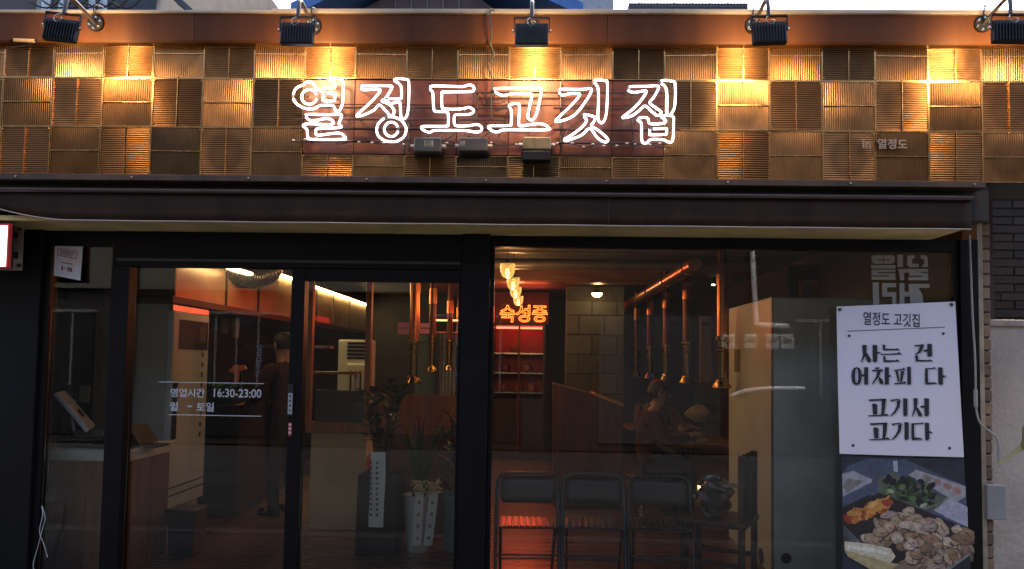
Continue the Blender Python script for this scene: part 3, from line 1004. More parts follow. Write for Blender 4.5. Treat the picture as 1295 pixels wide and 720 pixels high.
STROKES += GO + [[(425, 392), (448, 392), (448, 430), (435, 470), (420, 503), (415, 500), (428, 455)], [(442, 445), (455, 455), (478, 492), (470, 507), (455, 500), (442, 468)], [(468, 442), (492, 437), (492, 450), (468, 448)], [(493, 392), (520, 395), (520, 495), (507, 506), (495, 500)]]
STROKES += [[(x + 8, y + 150) for x, y in s] for s in GO]
STROKES += [[(412, 550), (470, 548), (478, 542), (488, 553), (430, 560), (432, 635), (470, 640), (482, 648), (420, 655), (413, 645)], [(497, 545), (520, 548), (523, 645), (510, 657), (500, 650)], [(524, 598), (545, 605), (524, 612)]]


gi = 0
for n_ in (4, 3, 4, 4, 6, 5, 3, 4, 3, 4, 4, 3, 3):     # strokes of each character: ink over a paper gap over a grey shadow
    b = MB()
    for mi_, (dx, dy, k) in enumerate(((0, 0, 3), (5.0, 3.0, 2), (7.0, 4.5, 1))):
        b.cur = mi_
        for s in STROKES[gi:gi + n_]:
            cx_ = sum(q[0] for q in s) / len(s); cy_ = sum(q[1] for q in s) / len(s); gr = 1.4 if mi_ == 0 else 0.6
            b.poly([pp(PX0 + (q[0] + dx + math.copysign(gr, q[0] - cx_)) / PS, PY0 + (q[1] + dy + math.copysign(gr, q[1] - cy_)) / PS, k) for q in s])
    gi += n_
    b.build('character', [INK, PAPER, INKGREY], po)
p = pp(1091, 409.5, 2)
put_text('poster_heading', text_mesh('열정도 고깃집', 0.088, bold=0.0008, narrow=0.68), INK, po, p, R(1.5))
MB().poly([pp(1072, 418.5, 2), pp(1195, 413.5, 2), pp(1195, 414.4, 2), pp(1072, 419.4, 2)]).build('rule', INKGREY, po)
for x, y in ((1074, 425), (1193, 422), (1079, 563.5), (1201, 567)):
    MB().poly([pp(x - 2.3, y, 2), pp(x, y - 2.3, 2), pp(x + 2.3, y, 2), pp(x, y + 2.3, 2)]).build('diamond', INK, po)
for x, y in ((1062, 391.5), (1203, 385.5)):
    MB().cyl(pp(x, y), pp(x, y) + Vector((0, -0.012, 0)), 0.011, 0.008, n=12).build('pin', mat('pin_steel', (0.12, 0.11, 0.11), rough=0.3, metal=0.8), po, smooth=True)

# food photograph poster under it
fp = thing('food_poster', 'poster photograph of grilled meat and mushrooms below the slogan poster', 'poster', at(1145, 760, DP))
FX, FY, FS = 1060, 575, 4.967
YQ = DP + 0.010


def fq(q, k):
    return at(FX + q[0] / FS, FY + q[1] / FS, YQ - 0.0004 * k)


b = MB(); b.prism([at(1064, 577, YQ), at(1219, 580, YQ), at(1221, 620, YQ), at(1232, 800, YQ), at(1066, 800, YQ)], (0, 0.004, 0))
b.build('sheet', mat('poster_dark', (0.03, 0.035, 0.05), rough=0.4, var=0.3, scale=12), fp)
b = MB()
rng = random.Random(11)


def shape(pts, col, k):
    b.col = col
    b.poly([fq(q, k) for q in pts])


def blob(cx, cy, rx, ry, col, k, rot=0.0, n=10, rag=0.18):
    pts = []
    for i in range(n):
        t = 2 * math.pi * i / n
        r = 1 + rng.uniform(-rag, rag)
        x, y = rx * r * math.cos(t), ry * r * math.sin(t)
        pts.append((cx + x * math.cos(rot) - y * math.sin(rot), cy + x * math.sin(rot) + y * math.cos(rot)))
    shape(pts, col, k)


shape([(22, 130), (60, 70), (200, 25), (420, 30), (800, 200), (815, 460), (420, 330), (240, 250), (30, 330)], (0.075, 0.09, 0.13), 1)
shape([(25, 120), (95, 103), (215, 158), (210, 175), (30, 265)], (0.34, 0.34, 0.36), 2)
shape([(25, 200), (60, 150), (170, 165), (60, 235)], (0.22, 0.20, 0.17), 3)
shape([(30, 330), (200, 250), (205, 262), (34, 350)], (0.02, 0.02, 0.02), 3)
shape([(250, 150), (345, 105), (640, 260), (690, 280), (600, 350), (420, 330), (250, 240)], (0.10, 0.12, 0.08), 2)
shape([(440, 130), (490, 95), (800, 200), (800, 265), (740, 300), (560, 190)], (0.36, 0.33, 0.33), 3)
for i in range(4):
    blob(560 + i * 62, 150 + i * 26, 30, 20, (0.24 + 0.05 * i, 0.2, 0.17), 4, 0.4)
shape([(600, 350), (700, 270), (812, 330), (815, 455), (690, 400)], (0.38, 0.37, 0.44), 3)
shape([(345, 40), (372, 40), (375, 110), (348, 105)], (0.42, 0.43, 0.47), 3)
for i in range(60):
    x = rng.uniform(290, 590); y = rng.uniform(130, 330)
    if abs((y - 225) - (x - 440) * 0.35) > 85: continue
    c = rng.choice([(0.015, 0.012, 0.02), (0.02, 0.015, 0.02), (0.05, 0.10, 0.03), (0.12, 0.19, 0.07), (0.03, 0.05, 0.02)]) if y > 190 else rng.choice([(0.012, 0.01, 0.016), (0.02, 0.015, 0.022), (0.03, 0.045, 0.02)])
    blob(x, y, rng.uniform(14, 34), rng.uniform(9, 22), c, 4 + i * 0.03, rng.uniform(0, 3), rag=0.35)
blob(330, 230, 22, 14, (0.3, 0.36, 0.2), 6.1, 0.5); blob(535, 320, 24, 14, (0.38, 0.42, 0.28), 6.2, -0.4)
for i in range(26):   # rim of the salad bowl
    t = i / 25
    blob(690 - 150 * t, 265 + 75 * t ** 0.6, 9, 6, (0.30, 0.30, 0.2), 6.3)
# iron plate
shape([(20, 360), (255, 240), (560, 360), (818, 470), (822, 620), (690, 718), (300, 718), (30, 560)], (0.022, 0.018, 0.017), 6.5)
kim = [(0.42, 0.11, 0.03), (0.50, 0.17, 0.04), (0.34, 0.05, 0.02), (0.55, 0.26, 0.07)]
for i in range(46):
    t = rng.random()
    x = 50 + 270 * t; y = 405 - 110 * t + rng.uniform(-38, 38)
    blob(x, y, rng.uniform(16, 40), rng.uniform(10, 20), rng.choice(kim), 7 + i * 0.02, rng.uniform(-1.2, 0.3), rag=0.3)
blob(235, 325, 62, 40, (0.60, 0.27, 0.06), 8.0, -0.4, 12, 0.25); blob(215, 318, 36, 16, (0.68, 0.38, 0.12), 8.02, -0.5); blob(310, 300, 40, 20, (0.36, 0.06, 0.03), 8.03, 0.1)
meat = [(0.36, 0.24, 0.15), (0.42, 0.29, 0.19), (0.28, 0.17, 0.10), (0.46, 0.34, 0.24), (0.33, 0.24, 0.18), (0.22, 0.13, 0.08), (0.5, 0.4, 0.31)]
k = 8.1
for i in range(95):
    while True:
        x, y = rng.uniform(180, 820), rng.uniform(330, 720)
        lo = 330 + max(0, (x - 400)) * 0.36 + max(0, 400 - x) * 0.55
        if y > lo + 8 and y < 740 - max(0, x - 690) * 0.75 and not (x < 390 and y > 560): break
    rx, ry, ro = rng.uniform(32, 72), rng.uniform(20, 36), rng.uniform(-0.4, 1.1)
    c = rng.choice(meat)
    blob(x + 4, y + 6, rx * 1.06, ry * 1.1, (0.10, 0.062, 0.04), k, ro); k += 0.012
    blob(x, y, rx, ry, c, k, ro, 11, 0.2); k += 0.012
    blob(x - 4, y - 4, rx * 0.62, ry * 0.55, tuple(min(0.8, v * 1.28) for v in c), k, ro, 9, 0.3); k += 0.012
    blob(x + rx * 0.2, y + ry * 0.3, rx * 0.4, ry * 0.22, tuple(v * 0.6 for v in c), k, ro, 8, 0.35); k += 0.012
    for _ in range(4):
        u, w_ = rng.uniform(-0.6, 0.6), rng.uniform(-0.5, 0.5)
        blob(x + rx * u, y + ry * w_, rx * rng.uniform(0.1, 0.3), ry * rng.uniform(0.08, 0.2), tuple(min(0.8, v * rng.choice((0.5, 0.7, 1.25, 1.45))) for v in c), k, ro, 6, 0.4); k += 0.006
for i in range(7):   # wire rack
    shape([(30, 450 + i * 20), (34, 447 + i * 20), (150 - i * 6, 560), (146 - i * 6, 563)], (0.2, 0.2, 0.21), k + 0.01)
k += 0.05
for i, (pts, c) in enumerate(((((40, 545), (180, 560), (330, 590), (360, 640), (330, 680), (150, 640), (40, 600)), (0.66, 0.56, 0.38)),
                             (((40, 600), (150, 630), (330, 680), (400, 690), (380, 720), (200, 720), (60, 640)), (0.46, 0.36, 0.18)),
                             (((60, 570), (200, 585), (320, 615), (310, 630), (160, 605), (60, 590)), (0.80, 0.74, 0.58)),
                             (((340, 720), (380, 690), (500, 705), (505, 725)), (0.25, 0.18, 0.11)))):
    shape(pts, c, k + i * 0.05)
shape([(690, 716), (826, 615), (828, 632), (705, 722)], (0.25, 0.24, 0.23), k + 0.4)
shape([(705, 722), (828, 633), (838, 900), (100, 900), (300, 722)], (0.02, 0.022, 0.03), k + 0.42)
o = b.build('photo_print', vcol_mat('photo_print', rough=0.45, var=0.22, scale=40), fp)

# opening hours and other film lettering on the door glass
YGL = 0.012 - 0.0045
hl = thing('hours_lettering', 'white opening hours lettering between two lines on the fixed door glass', 'lettering', at(270, 522, 4.6))


def film(px, py, body, h_px, w_px, bold=0.002, m=FILM, rot=0.0, par=None, up_=False):
    me = text_mesh(body, 1.0, bold=0.0)
    xs = [v.co.x for v in me.vertices]; zs = [v.co.z for v in me.vertices]
    s = 4.6 / F_PX
    sz = h_px * s / (max(zs) - min(zs))
    nx = w_px * s / (max(xs) - min(xs)) / sz
    me = text_mesh(body, sz, bold=bold, narrow=nx)
    x0, z0 = min(v.co.x for v in me.vertices), min(v.co.z for v in me.vertices)
    me.transform(Matrix.Translation((-x0, 0, -z0)))
    p = at(px, py, 4.6)
    return put_text('letters', me, m, par, (p.x, YGL, p.z), rot)


film(214.5, 502.5, '영업시간', 11, 44, par=hl, bold=0.0014)
film(269.5, 502.5, '16:30-23:00', 10.5, 61, par=hl, bold=0.0011)
film(213.5, 520, '월', 11, 10, par=hl, bold=0.0014)
film(236, 515, '-', 1.6, 6, par=hl, bold=0.0005)
film(247.5, 520.5, '토일', 11, 22, par=hl, bold=0.0014)
for y, x0, x1 in ((483.2, 200, 333.5), (524.6, 212, 330)):
    p, q = at(x0, y, 4.6), at(x1, y, 4.6)
    MB().box(p.x, q.x, YGL - 0.0004, YGL, p.z - 0.0025, p.z + 0.0025).build('rule', FILM, hl)
vl = thing('vertical_lettering', 'faint vertical lettering at the right of the fixed door glass', 'lettering', at(325, 476, 4.6))
film(328, 476, 'WANDANG', 7, 40, par=vl, bold=0.0, m=mat('faint_film', (0.12, 0.12, 0.13), rough=0.6), rot=R(-86))
lg = thing('logo_lettering', 'pale block lettering on the glass behind the top of the slogan poster', 'lettering', at(1137, 384, 4.6))
LG = [[(112, 100), (130, 80), (160, 75), (262, 78), (262, 128), (190, 128), (190, 141), (262, 141), (262, 180), (150, 180), (120, 160)],
      [(270, 78), (350, 75), (385, 82), (402, 105), (398, 150), (375, 175), (350, 180), (270, 180), (270, 141), (340, 141), (340, 128), (270, 128)],
      [(110, 195), (408, 195), (408, 238), (110, 238)], [(118, 250), (408, 250), (408, 284), (190, 284), (190, 296), (408, 296), (408, 375), (118, 375), (118, 336), (325, 336), (325, 322), (118, 322)],
      [(430, 70), (500, 70), (500, 220), (432, 220)], [(548, 100), (570, 78), (640, 76), (640, 120), (610, 120), (610, 180), (690, 180), (690, 222), (580, 222), (548, 200)], [(712, 76), (770, 78), (800, 105), (803, 218), (720, 222), (755, 180), (755, 130), (715, 115)],
      [(440, 245), (805, 240), (805, 280), (720, 280), (720, 292), (805, 292), (805, 380), (565, 380), (565, 340), (735, 338), (735, 325), (572, 325), (572, 285), (515, 290), (512, 380), (465, 380)],
      [(130, 405), (205, 405), (210, 690), (135, 690)], [(245, 415), (415, 415), (415, 465), (308, 468), (308, 525), (415, 525), (420, 690), (368, 690), (368, 580), (245, 580)],
      [(455, 415), (517, 415), (517, 520), (568, 520), (568, 580), (517, 580), (517, 690), (458, 690)], [(565, 425), (820, 425), (820, 472), (690, 474), (735, 560), (750, 690), (600, 690), (570, 560), (570, 474)]]
for s in LG:
    MB().prism([at(1090 + q[0] / 9.6, 315 + q[1] / 9.6, 4.6 - 0.0045) for q in s], (0, 0.0006, 0)).build('letter', mat('logo_film', (0.30, 0.28, 0.24), rough=0.6, var=0.12), lg)
# paper notice in the left window
nt = thing('paper_notice', 'white paper notice with red print taped on the narrow left window', 'notice', at(88, 353, 4.61))
dN = 4.6 - 0.006
def np_(x, y, k=0): return at(x, y, dN - 0.0009 * k)
MB().prism([np_(69.5, 308.5), np_(105, 308.5), np_(101.5, 355), np_(68, 348.5)], (0, 0.0012, 0)).build('sheet', mat('notice_paper', (0.86, 0.84, 0.90), rough=0.6, emit=(0.6, 0.6, 0.8), estr=0.0), nt)
RP = mat('red_print', (0.30, 0.05, 0.07), rough=0.6)
for q in (((73, 313), (97.5, 318), (97.3, 318.8), (73, 313.8)), ((72.3, 322), (96.5, 327.5), (96.5, 328.3), (72.3, 322.8)), ((73, 313), (73.8, 313.2), (73.2, 322.2), (72.4, 322)), ((96.8, 318), (97.6, 318.2), (97, 328), (96.2, 327.8))):
    MB().poly([np_(*v, 1) for v in q]).build('print_border', RP, nt)
for i in range(3):
    MB().poly([np_(75.5, 316 + i * 2, 1), np_(94.5 - i * 2, 320 + i * 2, 1), np_(94.5 - i * 2, 321 + i * 2, 1), np_(75.5, 317 + i * 2, 1)]).build('print_line', RP, nt)
MB().poly([np_(77, 331.5, 1), np_(92, 334, 1), np_(92, 335, 1), np_(77, 332.5, 1)]).build('print_line', RP, nt)
for x, w in ((77.5, 2.2), (81, 3.5), (85.5, 2.4), (88.6, 2.4)):
    hh = 1.0 if w == 3.5 else 5.5
    y = 336.5 + (x - 77) * 0.18 + (2 if w == 3.5 else 0)
    MB().poly([np_(x, y, 1), np_(x + w, y + 0.3, 1), np_(x + w, y + hh, 1), np_(x, y + hh, 1)]).build('print_digit', RP, nt)

# ------------------------------------------------------------------ lit projecting sign at the far left
sg = thing('projecting_sign', 'lit white sign box with red rim at the left edge', 'sign', (-3.2, -0.3, 1.98))
a0, a1 = at(9.5, 340, 4.2), at(9.5, 285, 4.2)
MB().box(-4.0, a0.x, -0.40, -0.37, a0.z, a1.z + 0.01).build('rim', mat('sign_red', (0.45, 0.03, 0.03), rough=0.4), sg, bevel=0.006)
MB().box(-3.99, a0.x - 0.004, -0.369, -0.35, a0.z + 0.004, a1.z + 0.006).build('back', LAMPBLK, sg)
MB().box(-3.99, a0.x - 0.012, -0.405, -0.4005, a0.z + 0.014, a1.z - 0.004).build('face', emis('sign_white', (1.0, 0.95, 0.92), 0.8), sg)
MB().box(-3.99, a0.x - 0.012, -0.4065, -0.4055, (a0.z + a1.z) / 2 - 0.001, (a0.z + a1.z) / 2 + 0.001).build('seam', mat('seam_grey', (0.3, 0.3, 0.3)), sg)
b0, b1 = at(8, 342, 4.5), at(30.5, 284, 4.5)
pl = MB().box(b0.x - 0.2, b1.x, -0.105, -0.095, b0.z, b1.z).build('bracket_plate', mat('plate_beige', (0.40, 0.32, 0.27), rough=0.35, var=0.15), sg, bevel=0.002)
for yy in (290, 336):
    q = at(24, yy, 4.49)
    MB().cyl((q.x, -0.062, q.z), (q.x, -0.118, q.z), 0.012, n=12).build('stand_off', mat('bolt_brown', (0.12, 0.08, 0.05), rough=0.3, metal=0.8), pl, smooth=True)
for yy in (296, 322):
    q = at(14, yy, 4.45)
    MB().box(q.x - 0.2, q.x + 0.012, -0.369, -0.106, q.z - 0.02, q.z + 0.02).build('arm', LAMPBLK, sg)
# white wire low on the left pier
b = MB(); b.tube(smooth_path([at(46, 735, 4.5), at(42, 715, 4.5), at(47, 695, 4.5), at(54, 668, 4.5), at(57, 655, 4.5), at(53, 640, 4.5), at(54, 652, 4.49), at(50, 672, 4.49), at(56, 690, 4.49), at(60, 705, 4.49)], 6), 0.0022, n=6)
single(b, 'white_wire', mat('wire_white', (0.45, 0.45, 0.45), rough=0.5), 'thin white wire dangling low by the left pier', 'wire', smooth=True)

# ------------------------------------------------------------------ right of the shopfront
bw = thing('brick_wall', 'dark brick side wall of the neighbouring house right of the shopfront', 'wall', (4.2, 0.9, 0))
wx0, wx1, wy = at(1246, 300, 5.5).x, 5.6, 0.9
MB().box(wx0, wx1, wy, wy + 0.2, -0.1, 2.9).build('mortar', MORTAR, bw)
bl, bh = 0.20, 0.062
brm = MB().box(0, bl - 0.011, -0.011, 0.02, 0, bh - 0.010).mesh('brick')
brm.materials.append(BRICKD)
row = 0
z = 1.45
while z < 2.88:
    x = wx0 - (0.1 if row % 2 else 0)
    while x < wx0 + 0.95:
        o = bpy.data.objects.new('brick', brm)
        COL.objects.link(o); o.parent = bw
        o.location = Vector((max(x, wx0 - 0.005) + random.uniform(-.002, .002), wy - 0.001 + random.uniform(-0.004, 0.003), z)) - OFF['brick_wall']
        x += bl
    z += bh; row += 1
b = MB()
z, row = -0.1, 0
cw = thing('garden_wall', 'pale rendered low wall with cap at the right edge', 'wall', (4, 0.25, 0))
gx = at(1247, 560, 4.75).x
gz = at(1270, 407, 4.75).z
rows = []
n1, n2 = 30, 24
for j in range(n2 + 1):
    rows.append([(gx + (5.6 - gx) * i / n1 + (0.006 * random.uniform(-1, 1) if i == 0 else 0), 0.15 + random.uniform(-0.003, 0.003), -0.1 + (gz + 0.1 - 0.03) * j / n2) for i in range(n1 + 1)])
b = MB(); b.grid(rows)
b.box(gx + 0.006, 5.6, 0.16, 0.42, -0.1, gz - 0.035)
b.build('render_face', CONCRETE, cw, smooth=True)
MB().box(gx - 0.012, 5.6, 0.13, 0.45, gz - 0.03, gz + 0.012).build('cap', mat('wall_cap', (0.42, 0.35, 0.28), rough=0.85, var=0.2, scale=10, bump=0.4), cw, bevel=0.008)
dp = thing('drainpipe', 'dark drainpipe in the gap between shopfront and neighbouring wall', 'pipe', (at(1250, 400, 4.85).x, 0.25, 0))
q = at(1249.5, 400, 4.9)
MB().cyl((q.x, 0.3, 0), (q.x, 0.3, 2.35), 0.03, n=14).build('pipe', mat('pipe_dark', (0.04, 0.035, 0.035), rough=0.5), dp, smooth=True)
for zz in (0.7, 1.7, 2.2):
    MB().cyl((q.x, 0.3, zz), (q.x, 0.3, zz + 0.035), 0.036, n=14).build('bracket', mat('pipe_dark', (0.04, 0.035, 0.035)), dp, smooth=True)
ub = thing('junction_box', 'grey electrical junction box on the edge of the right wall', 'junction box', at(1252, 655, 4.6))
u0, u1 = at(1239, 654, 4.62), at(1262, 611, 4.62)
bd = MB().box(u0.x, u1.x, -0.06, 0.13, u0.z, u1.z).build('case', mat('box_grey', (0.26, 0.25, 0.24), rough=0.5, var=0.1), ub, bevel=0.006)
for yy in (621, 642):
    q = at(1263, yy, 4.62)
    MB().box(u1.x + 0.0005, u1.x + 0.012, -0.02, 0.03, q.z - 0.012, q.z + 0.012).build('hinge', LAMPBLK, bd)
wc = thing('conduit', 'white flexible conduit bending down beside the right jamb', 'conduit', at(1245, 600, 4.6))
MB().tube(smooth_path([at(1226, 297, 4.5), at(1230, 400, 4.5), at(1233, 450, 4.5), at(1234, 497, 4.5), at(1235, 520, 4.5), at(1240, 536, 4.5), at(1252, 546, 4.5), at(1261, 556, 4.5), at(1263, 572, 4.5)], 6), 0.006, n=8).build('flex', mat('conduit_white', (0.33, 0.29, 0.26), rough=0.5), wc, smooth=True)
MB().cyl(at(1234, 515, 4.5), at(1233.6, 493, 4.5), 0.011, n=10).build('coupling', mat('conduit_white', (0.33, 0.29, 0.26)), wc, smooth=True)
MB().cyl(at(1264, 590, 4.5), at(1263, 565, 4.5), 0.009, n=10).build('coupling', mat('conduit_white', (0.33, 0.29, 0.26)), wc, smooth=True)


def blade(b, base, az, length, lean, width, seg=8, droop=1.0):
    """one arching strap leaf"""
    base = Vector(base)
    d = Vector((math.cos(az), math.sin(az), 0)); s = Vector((-d.y, d.x, 0))
    p, a = base.copy(), math.pi / 2 - lean * 0.3
    L, M_, R_ = [], [], []
    for i in range(seg + 1):
        t = i / seg
        w = width * (0.55 + 0.9 * t) * (1 - t ** 2.2) + 0.0008
        L.append(p + s * w + Vector((0, 0, w * 0.35))); M_.append(p.copy()); R_.append(p - s * w + Vector((0, 0, w * 0.35)))
        a -= lean * droop / seg
        p = p + (d * math.cos(a) + Vector((0, 0, math.sin(a)))) * (length / seg)
    b.grid([L, M_, R_])


gp = thing('strap_leaf_plant', 'green arching grass leaf reaching into the picture at the right edge', 'plant', (3.05, -0.9, -0.02))
gc = Vector((3.05, -0.9, 0))
LEAF = mat('strap_leaf', (0.15, 0.14, 0.035), rough=0.5, var=0.3, scale=20)
pts = smooth_path([(3.02, -0.9, 0.1), (3.0, -0.9, 0.45), at(1312, 553, 3.7), at(1292, 566, 3.7), at(1275, 578, 3.7), at(1258, 590, 3.7)], 6)
b = MB()
b.grid([[p + Vector((0, 0.012, 0)) * w, p + Vector((0, 0, -0.012)) * w, p + Vector((0, -0.012, 0.004)) * w] if False else [p + Vector((0.003, 0.01, 0.012)) * w, p, p + Vector((-0.003, -0.01, -0.013)) * w] for p, w in ((p, 1.7 * (1 - (i / (len(pts) - 1)) ** 3) + 0.05) for i, p in enumerate(pts))])
b.build('leaf', LEAF, gp, smooth=True)
for i in range(9):
    b = MB(); blade(b, (3.05 + random.uniform(-.05, .05), -0.9 + random.uniform(-.05, .05), 0.05), random.uniform(-1.2, 1.2), random.uniform(0.35, 0.55), random.uniform(0.8, 1.6), 0.012)
    b.build('leaf', LEAF, gp, smooth=True)
b = MB(); b.lathe([(0.0, -0.02), (0.11, -0.02), (0.14, 0.16), (0.125, 0.16), (0.12, 0.13), (0.0, 0.13)], (3.05, -0.9, 0), n=20)
b.build('pot', mat('clay_pot', (0.25, 0.1, 0.06), rough=0.8), gp, smooth=True)

# ------------------------------------------------------------------ behind the parapet
def simple_wall_building(name, label, x0, x1, y0, y1, z1, m, z0=0.0):
    t = thing(name, label, 'building', ((x0 + x1) / 2, y0, 0))
    MB().box(x0, x1, y0, y1, z0, z1).build('wall', m, t)
    return t


d1 = 6.6
x1_ = at(222, 6, d1).x
lb_ = simple_wall_building('brick_building', 'dark brick upper storey with pipes behind the coping at top left', -8, x1_ - 0.35, d1 - 4.6, d1, 6.5, mat('dusk_brick', (0.09, 0.08, 0.075), rough=0.9, var=0.3, scale=5), z0=2.9)
MB().prism([(x1_ - 0.9, d1 - 4.9, at(150, -14, d1).z + 1.2), at(205, -14, d1 - 0.3), at(238, 14, d1 - 0.3), at(246, 14, d1 - 0.3), at(213, -16, d1 - 0.3), (x1_ - 0.85, d1 - 4.9, at(150, -14, d1).z + 1.35)], (0, 0.3, 0)).build('roof_edge', mat('roof_dark', (0.03, 0.035, 0.045), rough=0.5), lb_)
MB().box(x1_ - 0.9, x1_ - 0.1, d1 - 4.75, d1, 2.9, at(200, 5, d1).z).build('annex', mat('roof_dark', (0.03, 0.035, 0.045)), lb_)
for px, w in ((60, 0.05), (78, 0.03), (118, 0.04), (132, 0.05)):
    q = at(px, 5, d1 - 0.15)
    MB().cyl((q.x, d1 - 4.75, 2.9), (q.x, d1 - 4.75, 6), w, n=12).build('pipe', STEEL, lb_, smooth=True)
MB().box(at(52, 5, d1).x, at(108, 5, d1).x, d1 - 4.66, d1 - 4.61, 2.9, 6).build('panel', mat('pale_grey_wall', (0.3, 0.3, 0.3), rough=0.8), lb_)
for i in range(7):
    b = MB(); x = 20 + i * 17
    b.tube(smooth_path([at(x, -25, d1 - 0.3), at(x + 18, 2, d1 - 0.35), at(x + 45, 9, d1 - 0.3), at(x + 70, -20, d1 - 0.3)], 5), 0.008, n=5)
    b.build('cable', CABLE, lb_, smooth=True)
d2 = 12.0
gh = thing('blue_roof_house', 'house with blue gable roof and brown brick gable behind the coping', 'building', (at(560, 0, d2).x, d2 - 4.6, 0))
ap = at(556, -62, d2); l_, r_ = at(380, 22, d2), at(735, 22, d2)
MB().prism([at(455, 14, d2), at(556, -40, d2), at(628, 14, d2), Vector((at(628, 14, d2).x, d2 - 4.6, 3)), Vector((at(455, 14, d2).x, d2 - 4.6, 3))], (0, 4, 0)).build('gable_wall', mat('gable_brick', (0.10, 0.065, 0.06), rough=0.9, var=0.25, scale=3), gh)
BLUE = mat('blue_roof', (0.03, 0.11, 0.32), rough=0.45, var=0.2, scale=6)
for (e0, e1) in ((l_, ap), (r_, ap)):
    nrm = Vector((0, 0, 0.22))
    MB().prism([e0 + Vector((0, -0.5, 0)), e1 + Vector((0, -0.5, 0)), e1 + Vector((0, -0.5, -0.22)), e0 + Vector((0, -0.5, -0.22))], (0, 5, 0)).build('roof', BLUE, gh)
for i in range(5):
    MB().box(at(500 + i * 20, 5, d2).x, at(500 + i * 20, 5, d2).x + 0.02, d2 - 4.63, d2 - 4.605, 3, ap.z - 0.8).build('joint', mat('joint_grey', (0.16, 0.14, 0.13)), gh)
d3 = 22.0
simple_wall_building('grey_building', 'plain pale grey building behind the blue roofed house', at(680, 5, d3).x, at(776, 5, d3).x, d3 - 4.6, d3, at(730, -12, d3).z, mat('pale_grey', (0.30, 0.31, 0.33), rough=0.8), z0=0)
d4 = 30.0
tb = simple_wall_building('tiled_building', 'distant tiled grey building with roof railings right of the blue roof', at(795, 5, d4).x, at(945, 5, d4).x, d4 - 4.6, d4 + 3, at(870, 4, d4).z, mat('tile_grey', (0.22, 0.23, 0.25), rough=0.7), z0=0)
xa_, xb_ = at(795, 5, d4).x, at(945, 5, d4).x
zt_ = at(870, 4, d4).z
for i in range(38):
    x = xa_ + (xb_ - xa_) * i / 37
    MB().box(x - 0.015, x + 0.015, d4 - 4.66, d4 - 4.605, zt_ - 1.2, zt_).build('joint', mat('joint_dark', (0.06, 0.06, 0.07)), tb)
for j in range(4):
    MB().box(xa_, xb_, d4 - 4.67, d4 - 4.66 + 0.03, zt_ - 0.08 - j * 0.11, zt_ - 0.055 - j * 0.11).build('joint', mat('joint_dark', (0.06, 0.06, 0.07)), tb)
for i in range(6):
    x = xa_ + (xb_ - xa_) * (0.1 + 0.15 * i)
    MB().cyl((x, d4 - 4.3, zt_), (x, d4 - 4.3, zt_ + 0.45), 0.025, n=8).build('railing_post', STEEL, tb)
MB().cyl((xa_ + 0.3, d4 - 4.3, zt_ + 0.3), (xb_ - 0.3, d4 - 4.3, zt_ + 0.3), 0.02, n=8).build('railing', STEEL, tb)

# ------------------------------------------------------------------ across the street: what the glass reflects
ob = thing('opposite_building', 'dark brick building across the street, seen only as reflection in the glass', 'building', (0, -9.2, 0))
YO = -9.0
MB().box(-16, 16, YO - 4, YO, -0.1, 6.6).build('wall', mat('opposite_wall', (0.028, 0.025, 0.022), rough=0.9, var=0.3, scale=1.5), ob)
MB().box(-12, -2.2, YO + 0.001, YO + 0.12, 2.75, 3.9).build('sign_board', mat('opposite_sign', (0.13, 0.125, 0.1), rough=0.7), ob)
for x in (-9, -5.5, -1, 5.6):
    w = MB().box(x - 0.8, x + 0.8, YO + 0.001, YO + 0.04, 0.9 if x > 0 else 0.05, 2.3).build('window', mat('opposite_window', (0.02, 0.022, 0.025), rough=0.15), ob)
    MB().box(x - 0.85, x + 0.85, YO + 0.041, YO + 0.07, 2.301, 2.36).build('window_head', mat('opposite_trim', (0.16, 0.16, 0.16)), w)
for x in (-9, -5.5, -1, 5.6):
    for k in (-0.4, 0.0, 0.4):
        MB().box(x + k - 0.02, x + k + 0.02, YO + 0.041, YO + 0.06, 0.95, 2.29).build('mullion', mat('opposite_trim', (0.16, 0.16, 0.16)), ob)
for k in range(18):
    MB().box(1.2, 3.4, YO + 0.001, YO + 0.03 + 0.012 * (k % 2), 0.05 + k * 0.13, 0.172 + k * 0.13).build('shutter_slat', mat('opposite_shutter', (0.07, 0.07, 0.072), rough=0.5), ob)
DM = 4.6 + 9.0
def mir(px, py, off=0.0):
    q = at(px, py, DM)
    return Vector((q.x, YO + 0.06 + off, q.z))
MB().tube(smooth_path([mir(949, 290), mir(952, 360), mir(955, 404), mir(958, 411), mir(995, 413)], 4), 0.05, n=10).build('drainpipe', WHITE, ob, smooth=True)
for px in (919, 947, 974, 993):
    q = mir(px, 432)
    m_ = MB().box(q.x - 0.12, q.x + 0.12, YO + 0.001, YO + 0.14, q.z - 0.15, q.z + 0.13).build('meter', mat('meter_grey', (0.40, 0.40, 0.38), rough=0.5), ob, bevel=0.03)
    MB().box(q.x - 0.07, q.x + 0.07, YO + 0.141, YO + 0.15, q.z - 0.02, q.z + 0.05).build('dial', mat('dial_dark', (0.1, 0.1, 0.1)), m_)
sr = [mir(905, 498, 1.0), mir(920, 492, 1.0), mir(945, 489, 1.0), mir(990, 489, 1.0)]
b = MB(); b.tube(smooth_path(sr, 6), 0.035, n=8)
MB.cyl(b, sr[-1], (sr[-1].x, YO + 0.01, sr[-1].z), 0.02, n=8)
o = single(b, 'bicycle_rail', WHITE, 'white bent rail on the wall across the street, reflected in the right window', 'rail', smooth=True)
# ------------------------------------------------------------------ interior: kitchen side
def D(px, X_): return X_ * F_PX / (px - 675.0)       # depth at which a line X = X_ running away from us crosses a pixel column


